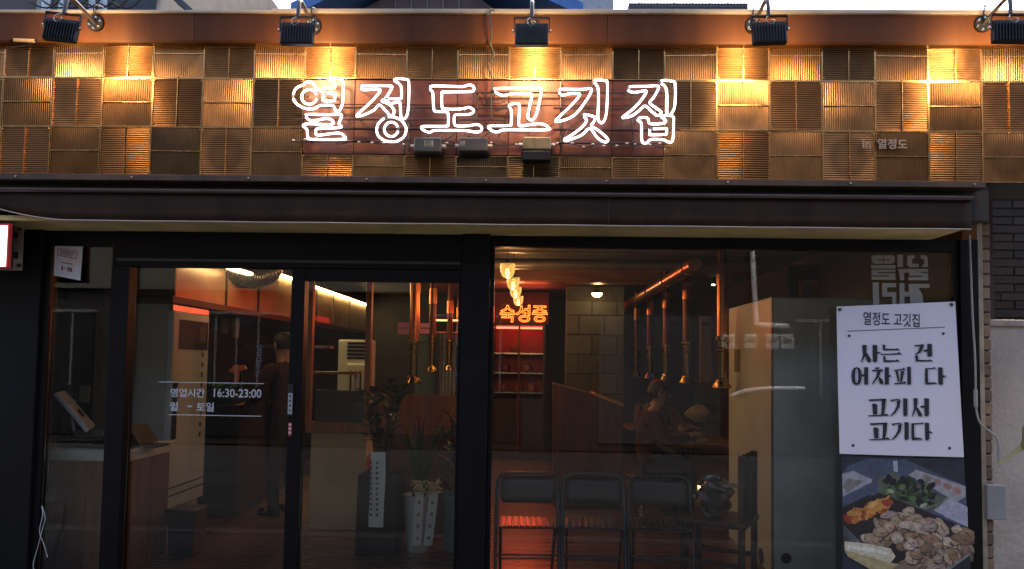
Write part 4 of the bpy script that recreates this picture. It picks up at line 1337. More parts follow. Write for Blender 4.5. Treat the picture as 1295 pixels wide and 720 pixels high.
hood = thing('kitchen_hood', 'long stainless kitchen canopy with warm light strip along its top, upper left', 'hood', (-2.86, 1.2, 1.93))
XH = -2.86
dY = [D(p, XH) - 4.6 for p in (212, 280, 322, 368, 397, 419, 440, 463)]
zl, zu = 1.95, 2.43
HP = mat('hood_panel', (0.40, 0.29, 0.18), rough=0.32, metal=0.45, var=0.2, scale=3, bump=0.08, bscale=4, objvar=0.15)
for i in range(len(dY) - 1):
    y0, y1 = dY[i] + 0.015, dY[i + 1] - 0.015
    pn = MB().box(XH - 0.02, XH, y0, y1, zl + 0.03, zu - 0.02).build('panel', HP, hood)
    MB().box(XH - 0.03, XH + 0.012, dY[i] - 0.012, dY[i] + 0.012, zl, zu).build('post', WOOD_D, hood)
MB().box(-3.6, XH - 0.001, dY[0] - 0.03, dY[0], zl + 0.03, zu).build('end_panel', HP, hood)
MB().box(XH - 0.66, XH - 0.62, dY[0] - 0.036, dY[0] - 0.031, zl + 0.03, zu).build('end_panel_trim', WOOD_D, hood)
MB().box(-3.6, XH + 0.02, dY[0] - 0.05, dY[-1], zl - 0.025, zl + 0.029).build('lower_rail', WOOD_D, hood)
MB().box(XH - 0.03, XH + 0.05, dY[2] + 0.1, dY[-1], zu + 0.012, zu + 0.04).build('top_rail', WOOD_D, hood)
MB().box(XH + 0.004, XH + 0.03, dY[2] + 0.6, dY[-1] - 0.02, zu - 0.008, zu + 0.011).build('light_strip', emis('led_warm', (1.0, 0.66, 0.26), 15), hood)
MB().box(XH + 0.001, XH + 0.006, dY[3] + 0.1, dY[5] - 0.2, zl + 0.05, zl + 0.12).build('red_banner', mat('red_banner', (0.55, 0.03, 0.02), rough=0.5, emit=(1, 0.05, 0.02), estr=0.06), hood)  # weak red glow put into the banner's own material
for i, body in enumerate(('출', '고', '기', '열', '정')):
    me = text_mesh(body, 0.2, bold=0.004, extrude=0.001)
    me.transform(Matrix.Rotation(R(90), 4, 'Z'))
    o = link('letter', me, mat('hood_letter', (0.25, 0.18, 0.1), rough=0.4), hood)
    o.location = Vector((XH + 0.003, dY[3] + 0.1 + i * 0.62, 2.12)) - OFF['kitchen_hood']
# flexible duct above the hood
b = MB()
pth = smooth_path([at(275, 338, 6.8), at(300, 346, 7.0), at(322, 350, 7.2), at(338, 344, 7.3), at(346, 330, 7.4)], 12)
for i in range(len(pth) - 1):
    b.tube([pth[i], pth[i + 1]], 0.125 if i % 2 else 0.115, n=16)
o = single(b, 'flexible_duct', mat('foil_duct', (0.45, 0.45, 0.45), rough=0.3, metal=0.9), 'crinkled foil duct above the kitchen canopy', 'duct', smooth=True)
# kitchen lamp over the pass, seen as warm reflections on the canopy
for i, (px, py, d) in enumerate(((300, 342, 6.6),)):
    t = thing('kitchen_lamp', 'warm ceiling lamp above the kitchen seen over the foil duct', 'lamp', at(px, py - 3, d))
    q = at(px, py, d)
    MB().box(q.x - 0.03, q.x + 0.03, q.y - 0.3, q.y + 0.3, q.z - 0.01, q.z + 0.012).build('tube', emis('lamp_warm', (1.0, 0.66, 0.30), 3.5), t)
    MB().box(q.x - 0.05, q.x + 0.05, q.y - 0.33, q.y + 0.33, q.z + 0.013, q.z + 0.05).build('housing', LAMPBLK, t)

# tall refrigerator by the counter
fr = thing('tall_refrigerator', 'tall cream refrigerator with dark display window behind the cash counter', 'refrigerator', (-3.2, 1.5, 0))
fy0, fy1 = 1.15, 1.80
MB().box(-3.55, XH - 0.03, fy0, fy1, 0.02, 1.915).build('cabinet', mat('fridge_side', (0.55, 0.58, 0.53), rough=0.45, var=0.12, scale=2), fr, bevel=0.006)
dd = MB().box(XH - 0.029, XH + 0.02, fy0 + 0.005, fy1 - 0.005, 0.30, 1.86).build('door', CREAM, fr, bevel=0.008)
MB().box(XH - 0.029, XH + 0.012, fy0 + 0.005, fy1 - 0.005, 1.865, 1.91).build('top_trim', SST, fr)
MB().box(XH + 0.0205, XH + 0.024, fy0 + 0.10, fy1 - 0.03, 1.56, 1.80).build('display_window', mat('display_maroon', (0.03, 0.006, 0.01), rough=0.6), dd)
PL = mat('grey_print', (0.22, 0.16, 0.16), rough=0.5)
for k, zz in enumerate((1.70, 1.63)):
    me = text_mesh('냉장' if k == 0 else '냉동', 0.07, bold=0.001)
    me.transform(Matrix.Rotation(R(90), 4, 'Z'))
    o = link('print', me, PL, dd); o.location = Vector((XH + 0.0246, fy1 - 0.2, zz)) - OFF['tall_refrigerator']
MB().box(XH + 0.0205, XH + 0.05, fy0 + 0.03, fy0 + 0.055, 0.85, 1.3).build('handle', LAMPBLK, dd, bevel=0.004)
for k in range(9):
    MB().box(XH + 0.0205, XH + 0.022, fy1 - 0.13, fy1 - 0.10, 1.50 - k * 0.085, 1.54 - k * 0.085).build('print', WOOD_D, dd)
for k in range(2):
    MB().box(XH + 0.0205, XH + 0.023, fy0 + 0.02, fy1 - 0.02, 0.40 + k * 0.06, 0.41 + k * 0.06).build('vent_slot', LAMPBLK, dd)

# cash counter with terminal
ct = thing('cash_counter', 'wood fronted cash counter with pale worktop behind the left window', 'counter', (-3.1, 0.6, 0))
cx1 = -2.72; cy0, cy1 = 0.36, 1.0; ctz = 0.86
MB().box(-3.6, cx1, cy0, cy1, ctz - 0.075, ctz).build('worktop', mat('worktop', (0.85, 0.82, 0.72), rough=0.4, var=0.15, scale=8), ct, bevel=0.006)
WP = wood_mat('counter_wood', (0.24, 0.10, 0.05), grain=(12, 12, 1.5), rough=0.4)
for i in range(3):
    x0 = -3.59 + i * 0.285
    MB().box(x0, x0 + 0.282, cy0 + 0.03, cy0 + 0.05, 0.02, ctz - 0.076).build('panel', WP, ct, bevel=0.002)
for i in range(2):
    y0 = cy0 + 0.051 + i * 0.285
    MB().box(cx1 - 0.045, cx1 - 0.025, y0, y0 + 0.283, 0.02, ctz - 0.076).build('panel', WP, ct, bevel=0.002)
MB().box(-3.58, cx1 - 0.05, cy0 + 0.052, cy1 - 0.01, 0.02, ctz - 0.078).build('carcass', WOOD_D, ct)
ps = thing('cash_terminal', 'tilted touch screen cash terminal on the counter', 'cash register', at(118, 555, 5.15))
q0 = at(118, 556, 5.15)
Mt = Matrix.Translation((q0.x, q0.y, ctz + 0.071)) @ Matrix.Rotation(R(25), 4, 'Z')
MB().box(-0.12, 0.12, -0.09, 0.12, 0.0, 0.05, Mt).build('base', BLKPL, ps, bevel=0.008)
Ms = Mt @ Matrix.Translation((-0.02, 0.02, 0.05)) @ Matrix.Rotation(R(-38), 4, 'Y')
MB().box(-0.015, 0.015, -0.18, 0.18, 0.0, 0.33, Ms).build('screen_back', mat('pos_grey', (0.78, 0.78, 0.76), rough=0.4), ps, bevel=0.008)
MB().box(-0.018, -0.0155, -0.165, 0.165, 0.02, 0.315, Ms).build('screen', BLKPL, ps)
Mv = Mt @ Matrix.Translation((-0.11, 0.0, 0.05)) @ Matrix.Rotation(R(-8), 4, 'Y')
MB().box(-0.01, 0.01, -0.10, 0.10, 0.0, 0.2, Mv).build('customer_display', mat('pos_grey2', (0.6, 0.6, 0.6), rough=0.4), ps, bevel=0.006)
MB().box(0.0155, 0.02, -0.05, 0.07, 0.1, 0.16, Ms).build('vent', LAMPBLK, ps)
MB().box(q0.x - 0.2, q0.x + 0.16, cy0 + 0.08, cy1 - 0.06, ctz + 0.001, ctz + 0.07).build('cash_drawer', BLKPL, ps, bevel=0.006)
t = thing('receipt_tray', 'low black tray spread beside the cash terminal', 'tray', (q0.x + 0.25, cy0 + 0.25, ctz))
MB().box(-3.02, -2.79, cy0 + 0.06, cy0 + 0.45, ctz + 0.001, ctz + 0.075).build('tray_body', BLKPL, t, bevel=0.01)
MB().box(-3.02, -2.83, cy0 + 0.14, cy0 + 0.42, ctz + 0.0755, ctz + 0.095).build('lid', LAMPBLK, t, bevel=0.006)
cs = thing('menu_stand', 'small tilted acrylic menu stand on the counter corner', 'stand', (-2.72, 0.7, ctz))
Mm = Matrix.Translation((at(208, 552, 5.3).x - 0.07, 0.62, ctz + 0.02)) @ Matrix.Rotation(R(-35), 4, 'Y')
MB().box(0, 0.012, -0.12, 0.12, 0.0, 0.16, Mm).build('panel', mat('stand_bronze', (0.30, 0.2, 0.12), rough=0.2, metal=0.8), cs, bevel=0.003)
MB().box(-0.02, 0.1, -0.10, 0.10, -0.019, -0.008, Mm.copy() @ Matrix.Rotation(R(35), 4, 'Y')).build('foot', BLKPL, cs)
o = single(MB().box(XL + 0.0, XL + 0.0, 0, 0, 0, 0) if False else MB().box(-3.45, -3.37, 0.95, 0.97, 1.14, 1.27), 'wall_switch', mat('switch_tan', (0.45, 0.36, 0.22), rough=0.5), 'small tan switch plate on the dark wall behind the left window', 'switch', bevel=0.006)
MB().box(-3.6, -3.3, 0.975, 1.10, 0.02, 2.4).build('partition', DARKWALL, None)['kind'] = 'structure'
bn = thing('waste_bin', 'black waste bin on the floor between counter and door', 'bin', at(234, 708, 5.6))
q = at(234, 708, 5.6)
b = MB()
for z_, s_ in ((0.02, 0.085), (0.3, 0.1)):
    pass
b.prism([(q.x - 0.09, q.y - 0.09, 0.018), (q.x + 0.09, q.y - 0.09, 0.018), (q.x + 0.11, q.y - 0.1, 0.34), (q.x - 0.11, q.y - 0.1, 0.34)], (0, 0.22, 0))
b.build('body', BLKPL, bn, bevel=0.01)
MB().box(q.x - 0.118, q.x + 0.118, q.y - 0.11, q.y + 0.13, 0.341, 0.36).build('lid', BLKPL, bn, bevel=0.006)

# kitchen shelf with wares behind the refrigerator
ks = thing('kitchen_shelf', 'steel kitchen shelf with hanging cups below the canopy', 'shelf', (-2.6, 3.6, 0))
for zz in (1.33, 1.62):
    MB().box(-3.4, -1.98 if zz < 1.5 else -2.3, 3.6, 3.9, zz, zz + 0.03).build('board', SST if zz > 1.5 else WOOD_R, ks)
for x in (-3.3, -2.62, -2.0):
    MB().box(x, x + 0.03, 3.65, 3.68, 0.0, 1.33).build('leg', SST, ks)
for i in range(2):
    MB().box(-2.90 + i * 0.3, -2.888 + i * 0.3, 3.7, 3.712, 1.36, 1.62).build('upright', SST, ks)
for i, (px, py, r) in enumerate(((283, 408, 0.075), (297, 414, 0.055), (272, 405, 0.05))):
    q = at(px, py, 8.0)
    b = MB(); b.lathe([(0.0, -0.12), (r * 0.8, -0.12), (r, 0.1), (r * 0.92, 0.1), (r * 0.7, -0.1), (0, -0.1)], q, n=16)
    o = single(b, 'hanging_pot', mat('pot_cream', (0.5, 0.42, 0.3), rough=0.35), ('larger cream pot hanging under the canopy', 'small cream pot hanging rightmost under the canopy', 'small cream cup hanging next to the refrigerator')[i], 'pot', 'pots hanging under the canopy', smooth=True)
vg = thing('vegetable_crate', 'crate of green vegetables with an orange scoop on the kitchen pass', 'crate', at(275, 492, 7.2))
q = at(275, 492, 7.2)
MB().box(q.x - 0.22, q.x + 0.22, q.y - 0.15, q.y + 0.15, q.z - 0.14, q.z - 0.02).build('crate', BLKPL, vg)
for i in range(26):
    c = q + Vector((random.uniform(-0.2, 0.2), random.uniform(-0.14, 0.05), random.uniform(-0.03, 0.05)))
    b = MB(); r = random.uniform(0.03, 0.06)
    b.grid([[c + Vector((r * (u - 1) * 1.0, r * 0.6 * (v - 1), r * random.uniform(-0.4, 0.7))) for u in range(3)] for v in range(3)])
    b.build('leaf', mat('lettuce', (0.10, 0.20, 0.04), rough=0.5, var=0.4, scale=30), vg, smooth=True)
b = MB(); qq = at(303, 465, 7.1)
b.prism([at(288, 470, 7.1), at(296, 462, 7.1), at(308, 462, 7.1), at(311, 467, 7.1), at(301, 470, 7.1), at(299, 484, 7.1), at(296, 484, 7.1), at(296, 472, 7.1)], (0, 0.05, 0))
b.build('scoop', mat('orange_plastic', (0.65, 0.22, 0.06), rough=0.4), vg, bevel=0.004)
MB().box(-3.5, at(318, 520, 7.2).x, q.y - 0.3, q.y + 0.35, 0.02, q.z - 0.141).build('kitchen_base', DARKWALL, vg)

# ------------------------------------------------------------------ wooden partition, air unit
d5 = 6.46
wp = thing('wood_partition', 'orange wood partition with pale lower panel behind the sliding door', 'partition', at(428, 676, d5))
def bx(px0, px1, py0, py1, d, th, dx=0.0):
    p, q = at(px0, py1, d), at(px1, py0, d)
    return MB().box(p.x, q.x, d - 4.6, d - 4.6 + th, p.z, q.z)
OW = wood_mat('orange_wood', (0.36, 0.11, 0.03), grain=(20, 20, 2), rough=0.35)
bx(390, 463, 549, 674, d5 + 0.02, 0.04).build('lower_panel', mat('plywood_pale', (0.62, 0.44, 0.22), rough=0.5, var=0.12, scale=3), wp)
MB().box(at(386, 676, d5).x, at(580, 676, d5).x, d5 - 4.62, d5 - 4.55, 0.016, at(420, 674, d5).z - 0.002).build('plinth', WOOD_D, wp)
bx(386, 580, 537, 547.5, d5, 0.07).build('rail', OW, wp, bevel=0.004)
for px in (388, 462):
    bx(px - 3, px + 9, 345, 536, d5, 0.07).build('post', OW, wp, bevel=0.004)
bx(472, 580, 500, 536, d5 + 0.02, 0.03).build('upper_panel', OW, wp)
bx(472, 580, 549, 674, d5 + 0.02, 0.03).build('lower_panel', mat('plywood_brown', (0.15, 0.07, 0.035), rough=0.5), wp)
MB().box(at(398, 500, d5).x, at(460, 500, d5).x, d5 - 4.58, d5 - 4.56, at(430, 536, d5).z, at(430, 494, d5).z).build('dark_panel', mat('smoke_panel', (0.02, 0.018, 0.016), rough=0.2), wp)
ac = thing('air_conditioner', 'cream floor standing air conditioner with louvres behind the partition', 'air conditioner', at(446, 540, 9.0))
da = 9.0
p, q = at(426, 492, da), at(468, 430, da)
MB().box(p.x, q.x, da - 4.6, da - 4.25, 0.02, q.z).build('cabinet', CREAM, ac, bevel=0.02)
for k in range(5):
    MB().box(p.x + 0.12, q.x - 0.01, da - 4.615, da - 4.601, q.z - 0.06 - k * 0.045, q.z - 0.032 - k * 0.045).build('louvre', LAMPBLK, ac)
MB().box(p.x + 0.13, q.x - 0.01, da - 4.70, da - 4.602, 0.1, q.z - 0.29).build('front_cover', CREAM, ac, bevel=0.03, seg=3)
for k in range(3):
    MB().box(p.x + 0.18 + k * 0.06, p.x + 0.20 + k * 0.06, da - 4.706, da - 4.701, 0.9, q.z - 0.38).build('slot', LAMPBLK, ac)

# ------------------------------------------------------------------ copper extraction pipes and duct
def extract_pipe(x, d, label, group, r=0.042, nozzle=1.30, sleeve=0.18, kind=0):
    y = d - 4.6
    t = thing('extraction_pipe', label, 'extraction pipe', (x, y, nozzle), group)
    MB().cyl((x, y, 2.36 - sleeve), (x, y, 2.36), r * 1.15, n=18).build('sleeve', COPPER, t, smooth=True)
    MB().cyl((x, y, 2.361), (x, y, ZC), r * 0.9, n=14).build('stub', DKRED, t, smooth=True)
    MB().cyl((x, y, nozzle + 0.42), (x, y, 2.359 - sleeve), r, n=18).build('pipe', COPPER if kind else DKRED, t, smooth=True)
    b = MB(); b.lathe([(r * 0.9, 0.43), (r * 1.3, 0.42), (r * 1.3, 0.39), (r * 0.9, 0.38), (r * 0.9, 0.33), (r * 1.2, 0.32), (r * 1.2, 0.30), (r * 0.85, 0.29), (r * 0.85, 0.07), (r * 1.2, 0.06), (r * 1.25, 0.04), (r * 1.9, 0.0), (r * 1.9, -0.01), (0.0, -0.012)], (x, y, nozzle), n=20)
    b.build('nozzle', BRASSP, t, smooth=True)
    return t


for i, (px, lab) in enumerate(((805, 'dark red extraction pipe, farthest of the right hand row'), (822, 'second farthest extraction pipe of the right hand row'), (842, 'middle extraction pipe of the right hand row'),
                               (868, 'second nearest extraction pipe of the right hand row, with brass nozzle'), (912, 'nearest extraction pipe of the right hand row, beside the cream cabinet'))):
    extract_pipe(1.6, D(px, 1.6), lab, 'extraction pipes over the right tables', nozzle=1.32, kind=1 if px == 912 else 0)
for i, (px, lab) in enumerate(((524, 'thick copper extraction pipe nearest behind the sliding door'), (547, 'second extraction pipe behind the sliding door'), (569, 'third extraction pipe behind the sliding door'), (580.5, 'farthest extraction pipe behind the sliding door, by the post'))):
    extract_pipe(-1.2, D(px, -1.2), lab, 'extraction pipes over the left tables', r=0.048 if i == 0 else 0.04, nozzle=1.28 if i == 0 else 1.38, kind=1 if i == 0 else 0)
dc = thing('copper_duct', 'shiny copper duct running back along the ceiling above the right pipes', 'duct', (1.29, 1.4, 2.25))
MB().cyl((1.29, 1.35, 2.31), (1.29, 5.8, 2.31), 0.055, n=20).build('main_run', COPPER, dc, smooth=True)
for k in range(5):
    MB().cyl((1.29, 1.6 + k, 2.31), (1.29, 1.64 + k, 2.31), 0.062, n=20).build('collar', BRASSP, dc, smooth=True)
for px in (805, 822, 842, 868):
    y = D(px, 1.6) - 4.6
    MB().cyl((1.34, y, 2.33), (1.6, y, 2.42), 0.03, n=12).build('branch', COPPER, dc, smooth=True)
cb = thing('ceiling_beam', 'brown ceiling beam with copper underside across the dining room', 'beam', (0.5, 4.2, 2.3))
q0, q1 = at(622, 356, 8.6), at(835, 356, 8.6)
MB().box(q0.x, q1.x, 4.0, 4.22, q0.z, 2.60).build('beam', wood_mat('beam_wood', (0.22, 0.09, 0.045), grain=(2, 20, 20), rough=0.4), cb)
MB().box(q0.x, q1.x, 3.985, 3.999, q0.z + 0.002, q0.z + 0.02).build('edge_strip', COPPER, cb)
for k, (yy, zz) in enumerate(((2.2, 2.56), (2.9, 2.50))):
    b = MB(); b.cyl((-0.4, yy, zz), (2.5, yy, zz), 0.055, n=14)
    single(b, 'ceiling_pipe', mat('grey_duct', (0.20, 0.17, 0.13), rough=0.4, metal=0.5), ('grey ceiling pipe nearest the glass, crossing above the big window', 'second grey ceiling pipe crossing above the big window')[k], 'pipe', 'ceiling pipes', smooth=True)

# ------------------------------------------------------------------ lamps inside
AMBER = glass_mat('amber_glass', (0.90, 0.72, 0.42), refl=1.6)
_n, _l = AMBER.node_tree.nodes, AMBER.node_tree.links
_e = _n.new('ShaderNodeEmission'); _e.inputs[0].default_value = (1.0, 0.62, 0.22, 1); _e.inputs[1].default_value = 0.07
_a = _n.new('ShaderNodeAddShader')
_l.new(_n['Material Output'].inputs['Surface'].links[0].from_socket, _a.inputs[0]); _l.new(_e.outputs[0], _a.inputs[1])
_l.new(_a.outputs[0], _n['Material Output'].inputs['Surface'])


def pendant(px, d, label):
    x = at(px, 370, d).x
    y, z = d - 4.6, 2.2
    t = thing('pendant_lamp', label, 'pendant lamp', (x, y, z), 'glass pendant lamps')
    b = MB(); b.lathe([(0.0, 0.0), (0.03, 0.004), (0.05, 0.022), (0.062, 0.06), (0.066, 0.12), (0.064, 0.121), (0.060, 0.06), (0.048, 0.024), (0.028, 0.008), (0.0, 0.004)], (x, y, z), n=22)
    b.build('shade', AMBER, t, smooth=True)
    b = MB(); b.lathe([(0.0, 0.018), (0.014, 0.024), (0.02, 0.042), (0.014, 0.064), (0.009, 0.08), (0.0, 0.081)], (x, y, z), n=14)
    b.build('bulb', emis('bulb_amber', (1.0, 0.55, 0.18), 5), t, smooth=True)
    MB().cyl((x, y, z + 0.1), (x, y, z + 0.15), 0.02, n=12).build('cap', BRASSP, t, smooth=True)
    MB().cyl((x, y, z + 0.151), (x, y, ZC), 0.003, n=6).build('cord', CABLE, t)
    ld = bpy.data.lights.new('bulb_light', 'POINT'); ld.energy = 1.9; ld.color = (1.0, 0.46, 0.17); ld.shadow_soft_size = 0.03
    lo = bpy.data.objects.new('bulb_light', ld); COL.objects.link(lo); lo.parent = t; lo.location = (0, 0, -0.04)


for i, (px, lab) in enumerate(((641.5, 'nearest amber glass pendant lamp beside the post'), (648.8, 'second amber glass pendant lamp from the glass'), (652, 'third amber glass pendant lamp from the glass'), (655.5, 'farthest amber glass pendant lamp above the red neon'))):
    pendant(px, (6.17, 7.19, 8.08, 9.2)[i], lab)
dm = thing('dome_lamp', 'lit round dome lamp on the wall above the block wall', 'lamp', at(755, 372, 9.3))
q = at(755, 372, 9.4)
b = MB(); b.lathe([(0.0, -0.045), (0.03, -0.04), (0.06, -0.02), (0.07, 0.01), (0.0, 0.012)], q, n=20)
b.build('globe', emis('dome_warm', (1.0, 0.66, 0.25), 3), dm, smooth=True)
MB().cyl((q.x, q.y, q.z + 0.013), (q.x, q.y, q.z + 0.05), 0.05, 0.03, n=18).build('fitting', BRASSP, dm, smooth=True)
MB().cyl((q.x, q.y, q.z + 0.051), (q.x, q.y, ZC), 0.008, n=8).build('stem', LAMPBLK, dm)
ld = bpy.data.lights.new('bulb_light', 'POINT'); ld.energy = 0.5; ld.color = (1.0, 0.62, 0.28); ld.shadow_soft_size = 0.05
lo = bpy.data.objects.new('bulb_light', ld); COL.objects.link(lo); lo.parent = dm; lo.location = (q.x - OFF['dome_lamp'].x, q.y - OFF['dome_lamp'].y - 0.12, q.z - OFF['dome_lamp'].z - 0.08)
for i, (px, py, d) in enumerate(((961, 334, 8.5), (902, 361, 9.5), (690, 356, 9.0))):
    q = at(px, py, d)
    t = thing('spot_lamp', ('tiny ceiling spot lamp glowing above the cream cabinet', 'tiny ceiling spot lamp left of the nearest right pipe', 'tiny ceiling spot lamp near the beam')[i], 'lamp', q, 'tiny ceiling spots')
    MB().cyl(q, q + Vector((0, 0, 0.012)), 0.022, n=12).build('lens', emis('spot_warm', (1, 0.75, 0.45), 4), t)
    MB().cyl(q + Vector((0, 0, 0.0125)), (q.x, q.y, ZC), 0.026, n=12).build('can', LAMPBLK, t)

# ------------------------------------------------------------------ red neon and ageing cabinet
dn = 11.4
rn = thing('red_neon_sign', 'small orange-red neon Korean word glowing inside the dining room', 'neon sign', at(662, 408, dn))
me = text_mesh('숙성중', 1.0)
xs = [v.co.x for v in me.vertices]; zs = [v.co.z for v in me.vertices]
sz = 21.0 * dn / F_PX / (max(zs) - min(zs)); nx = (60.0 * dn / F_PX) / (max(xs) - min(xs)) / sz
p = at(632, 407.5, dn)
for i, ch in enumerate('숙성중'):
    me = text_mesh(ch, sz, tube=0.0036, narrow=nx, bold=0.002)
    x0 = min(v.co.x for v in me.vertices); z0 = min(v.co.z for v in me.vertices)
    me.transform(Matrix.Translation((-x0, 0, -z0)))
    q = at(632 + 20.4 * i, 407.5, dn)
    o = put_text('letter', me, emis('neon_red', (1.0, 0.17, 0.02), 1.5), rn, (q.x, dn - 4.6, q.z))
for k in range(2):
    MB().cyl((p.x - 0.03, dn - 4.57, p.z + 0.07 + 0.13 * k), (at(694, 400, dn).x, dn - 4.57, p.z + 0.07 + 0.13 * k), 0.006, n=6).build('rail', RODM, rn)
ld = bpy.data.lights.new('neon_glow', 'AREA'); ld.shape = 'RECTANGLE'; ld.size, ld.size_y = 0.7, 0.25; ld.energy = 2.2; ld.color = (1.0, 0.08, 0.03)
lo = bpy.data.objects.new('neon_glow', ld); COL.objects.link(lo); lo.parent = rn
lo.location = Vector((at(662, 397, dn).x, dn - 4.64, p.z + 0.12)) - OFF['red_neon_sign']; lo.rotation_euler = (R(-90), 0, 0)
ag = thing('ageing_cabinet', 'red lit glass fronted meat ageing cabinet below the red neon', 'refrigerator', at(655, 560, dn))
g0, g1 = at(622, 500, dn), at(690, 413, dn)
RB = mat('red_back', (0.35, 0.03, 0.03), rough=0.5, var=0.15, scale=4)
yb = dn - 4.6 + 0.35
MB().box(g0.x, g1.x, yb, yb + 0.03, 0.95, g1.z).build('back', RB, ag)
MB().box(g0.x + 0.031, g1.x - 0.031, yb - 0.41, yb, 0.02, 0.94).build('base_unit', WOOD_D, ag)
for x in (g0.x, g1.x - 0.03):
    MB().box(x, x + 0.03, yb - 0.42, yb - 0.001, 0.02, g1.z).build('side', WOOD_D, ag)
MB().box(g0.x, g1.x, yb - 0.42, yb, g1.z + 0.001, g1.z + 0.05).build('top', WOOD_D, ag)
MB().box(g0.x - 0.05, g1.x + 0.05, yb - 0.12, yb - 0.08, g1.z + 0.051, 2.60).build('glow_board', mat('painted_glow_red', (0.16, 0.012, 0.012), rough=0.5), ag)  # added board, its red paint stands in for the neon's glow on the wall
for k in range(3):
    MB().box(g0.x + 0.031, g1.x - 0.031, yb - 0.38, yb - 0.001, 1.02 + k * 0.3, 1.04 + k * 0.3).build('shelf', SST, ag)
MB().box((g0.x + g1.x) / 2 - 0.01, (g0.x + g1.x) / 2 + 0.02, yb - 0.44, yb - 0.42, 0.1, g1.z).build('door_stile', mat('stile_red', (0.16, 0.03, 0.02), rough=0.4), ag)
MB().box(g0.x + 0.05, g1.x - 0.05, yb - 0.30, yb - 0.26, g1.z - 0.04, g1.z - 0.01).build('red_tube', emis('red_tube', (1.0, 0.06, 0.03), 2.2), ag)
for i, (x, z_) in enumerate(((0.18, 1.04), (0.42, 1.04), (0.62, 1.04), (0.2, 1.34), (0.55, 1.34), (0.35, 1.64))):
    b = MB(); b.lathe([(0, 0), (0.06, 0.01), (0.075, 0.06), (0.05, 0.12), (0, 0.14)], (g0.x + x, yb - 0.2, z_), n=10)
    b.build('meat_cut', mat('meat', (0.35, 0.10, 0.07), rough=0.5), ag, smooth=True)
b = MB(); q = at(550, 405, 11.8); q2 = at(582, 405, 11.8)
t = thing('red_light_strip', 'red light strip glowing behind the sliding door near the post', 'light strip', q)
MB().box(q.x, q2.x, q.y, q.y + 0.03, q.z - 0.012, q.z + 0.012).build('tube', emis('red_strip', (1.0, 0.10, 0.04), 2.5), t)
MB().box(q.x - 0.02, q2.x + 0.02, q.y + 0.031, q.y + 0.06, q.z - 0.03, q.z + 0.03).build('channel', LAMPBLK, t)
for i, (px0, px1, py0, py1, d, c, nm, lab) in enumerate((
        (503, 517, 408, 423, 11.0, (0.16, 0.03, 0.04), 'wall_sign', 'dark red wall sign left of the thick copper pipe'),
        (531, 544, 409, 422, 11.0, (0.40, 0.10, 0.09), 'wall_sign', 'pinkish red wall sign right of the thick copper pipe'),
        (533, 545, 424, 475, 11.5, (0.07, 0.12, 0.14), 'drinks_fridge', 'teal fronted drinks fridge far behind the sliding door'),
        (553, 577, 422, 482, 11.6, (0.36, 0.36, 0.42), 'white_curtain', 'pale hanging curtain far behind the sliding door'))):
    t = thing(nm, lab, nm.replace('_', ' '), at((px0 + px1) / 2, py1, d))
    p, q = at(px0, py1, d), at(px1, py0, d)
    if nm == 'white_curtain':
        rows = [[(p.x + (q.x - p.x) * k / 24, d - 4.6 + 0.03 * math.sin(k * 1.3), z) for k in range(25)] for z in (0.6, q.z)]
        MB().grid(rows).build('cloth', mat('curtain', c, rough=0.8), t, smooth=True)
        MB().cyl((p.x - 0.05, d - 4.6, q.z + 0.01), (q.x + 0.05, d - 4.6, q.z + 0.01), 0.012, n=8).build('rod', SST, t)
    elif nm == 'drinks_fridge':
        MB().box(p.x - 0.1, q.x + 0.1, d - 4.58, d - 4.2, 0.02, q.z).build('cabinet', mat('teal_front', c, rough=0.3), t, bevel=0.02)
        MB().box(p.x - 0.06, q.x + 0.06, d - 4.60, d - 4.581, 0.3, q.z - 0.1).build('door_glass', mat('fridge_glass', (0.05, 0.08, 0.09), rough=0.1), t)
    else:
        MB().box(p.x, q.x, d - 4.6, d - 4.58, p.z, q.z).build('board', mat('sign_' + str(i), c, rough=0.5, emit=c, estr=0.05), t, bevel=0.004)
        for k in range(3):
            MB().box(p.x + 0.02 + k * 0.045, p.x + 0.05 + k * 0.045, d - 4.604, d - 4.601, (p.z + q.z) / 2 - 0.015, (p.z + q.z) / 2 + 0.015).build('character', INK, t)

# ------------------------------------------------------------------ dining room: block wall, booth, cabinet, frame
bk = thing('block_wall', 'grey painted block wall at the back of the dining room', 'wall', at(752, 560, 9.6))
w0, w1 = at(716, 450, 9.6), at(789, 450, 9.6)
MB().box(w0.x, w1.x, 5.02, 5.3, 0.0, 2.5).build('mortar', MORTAR, bk)
bwid = (w1.x - w0.x) / 2.25
z, row = 0.6, 0
while z < 2.3:
    x = w0.x - (bwid * 0.5 if row % 2 else 0.0)
    while x < w1.x - 0.02:
        xa_, xb_ = max(x, w0.x), min(x + bwid - 0.012, w1.x)
        if xb_ - xa_ > 0.04:
            MB().box(xa_, xb_, 5.0 + random.uniform(-0.004, 0.004), 5.03, z, min(z + 0.242, 2.3)).build('block', mat('grey_block', (0.085, 0.082, 0.072), rough=0.8, var=0.15, scale=8, objvar=0.2, bump=0.3), bk, bevel=0.004, seg=1)
        x += bwid
    z += 0.254; row += 1
bo = thing('booth_panel', 'red-brown wooden booth end with sloping top in front of the block wall', 'booth', at(755, 610, 7.6))
d6 = 7.6
MB().prism([at(700, 640, d6), at(700, 485, d6), at(755, 500, d6), at(787, 513, d6), at(787, 640, d6)], (0, 0.5, 0)).build('panel', wood_mat('booth_wood', (0.09, 0.026, 0.015), grain=(14, 14, 2), rough=0.35), bo, bevel=0.006)
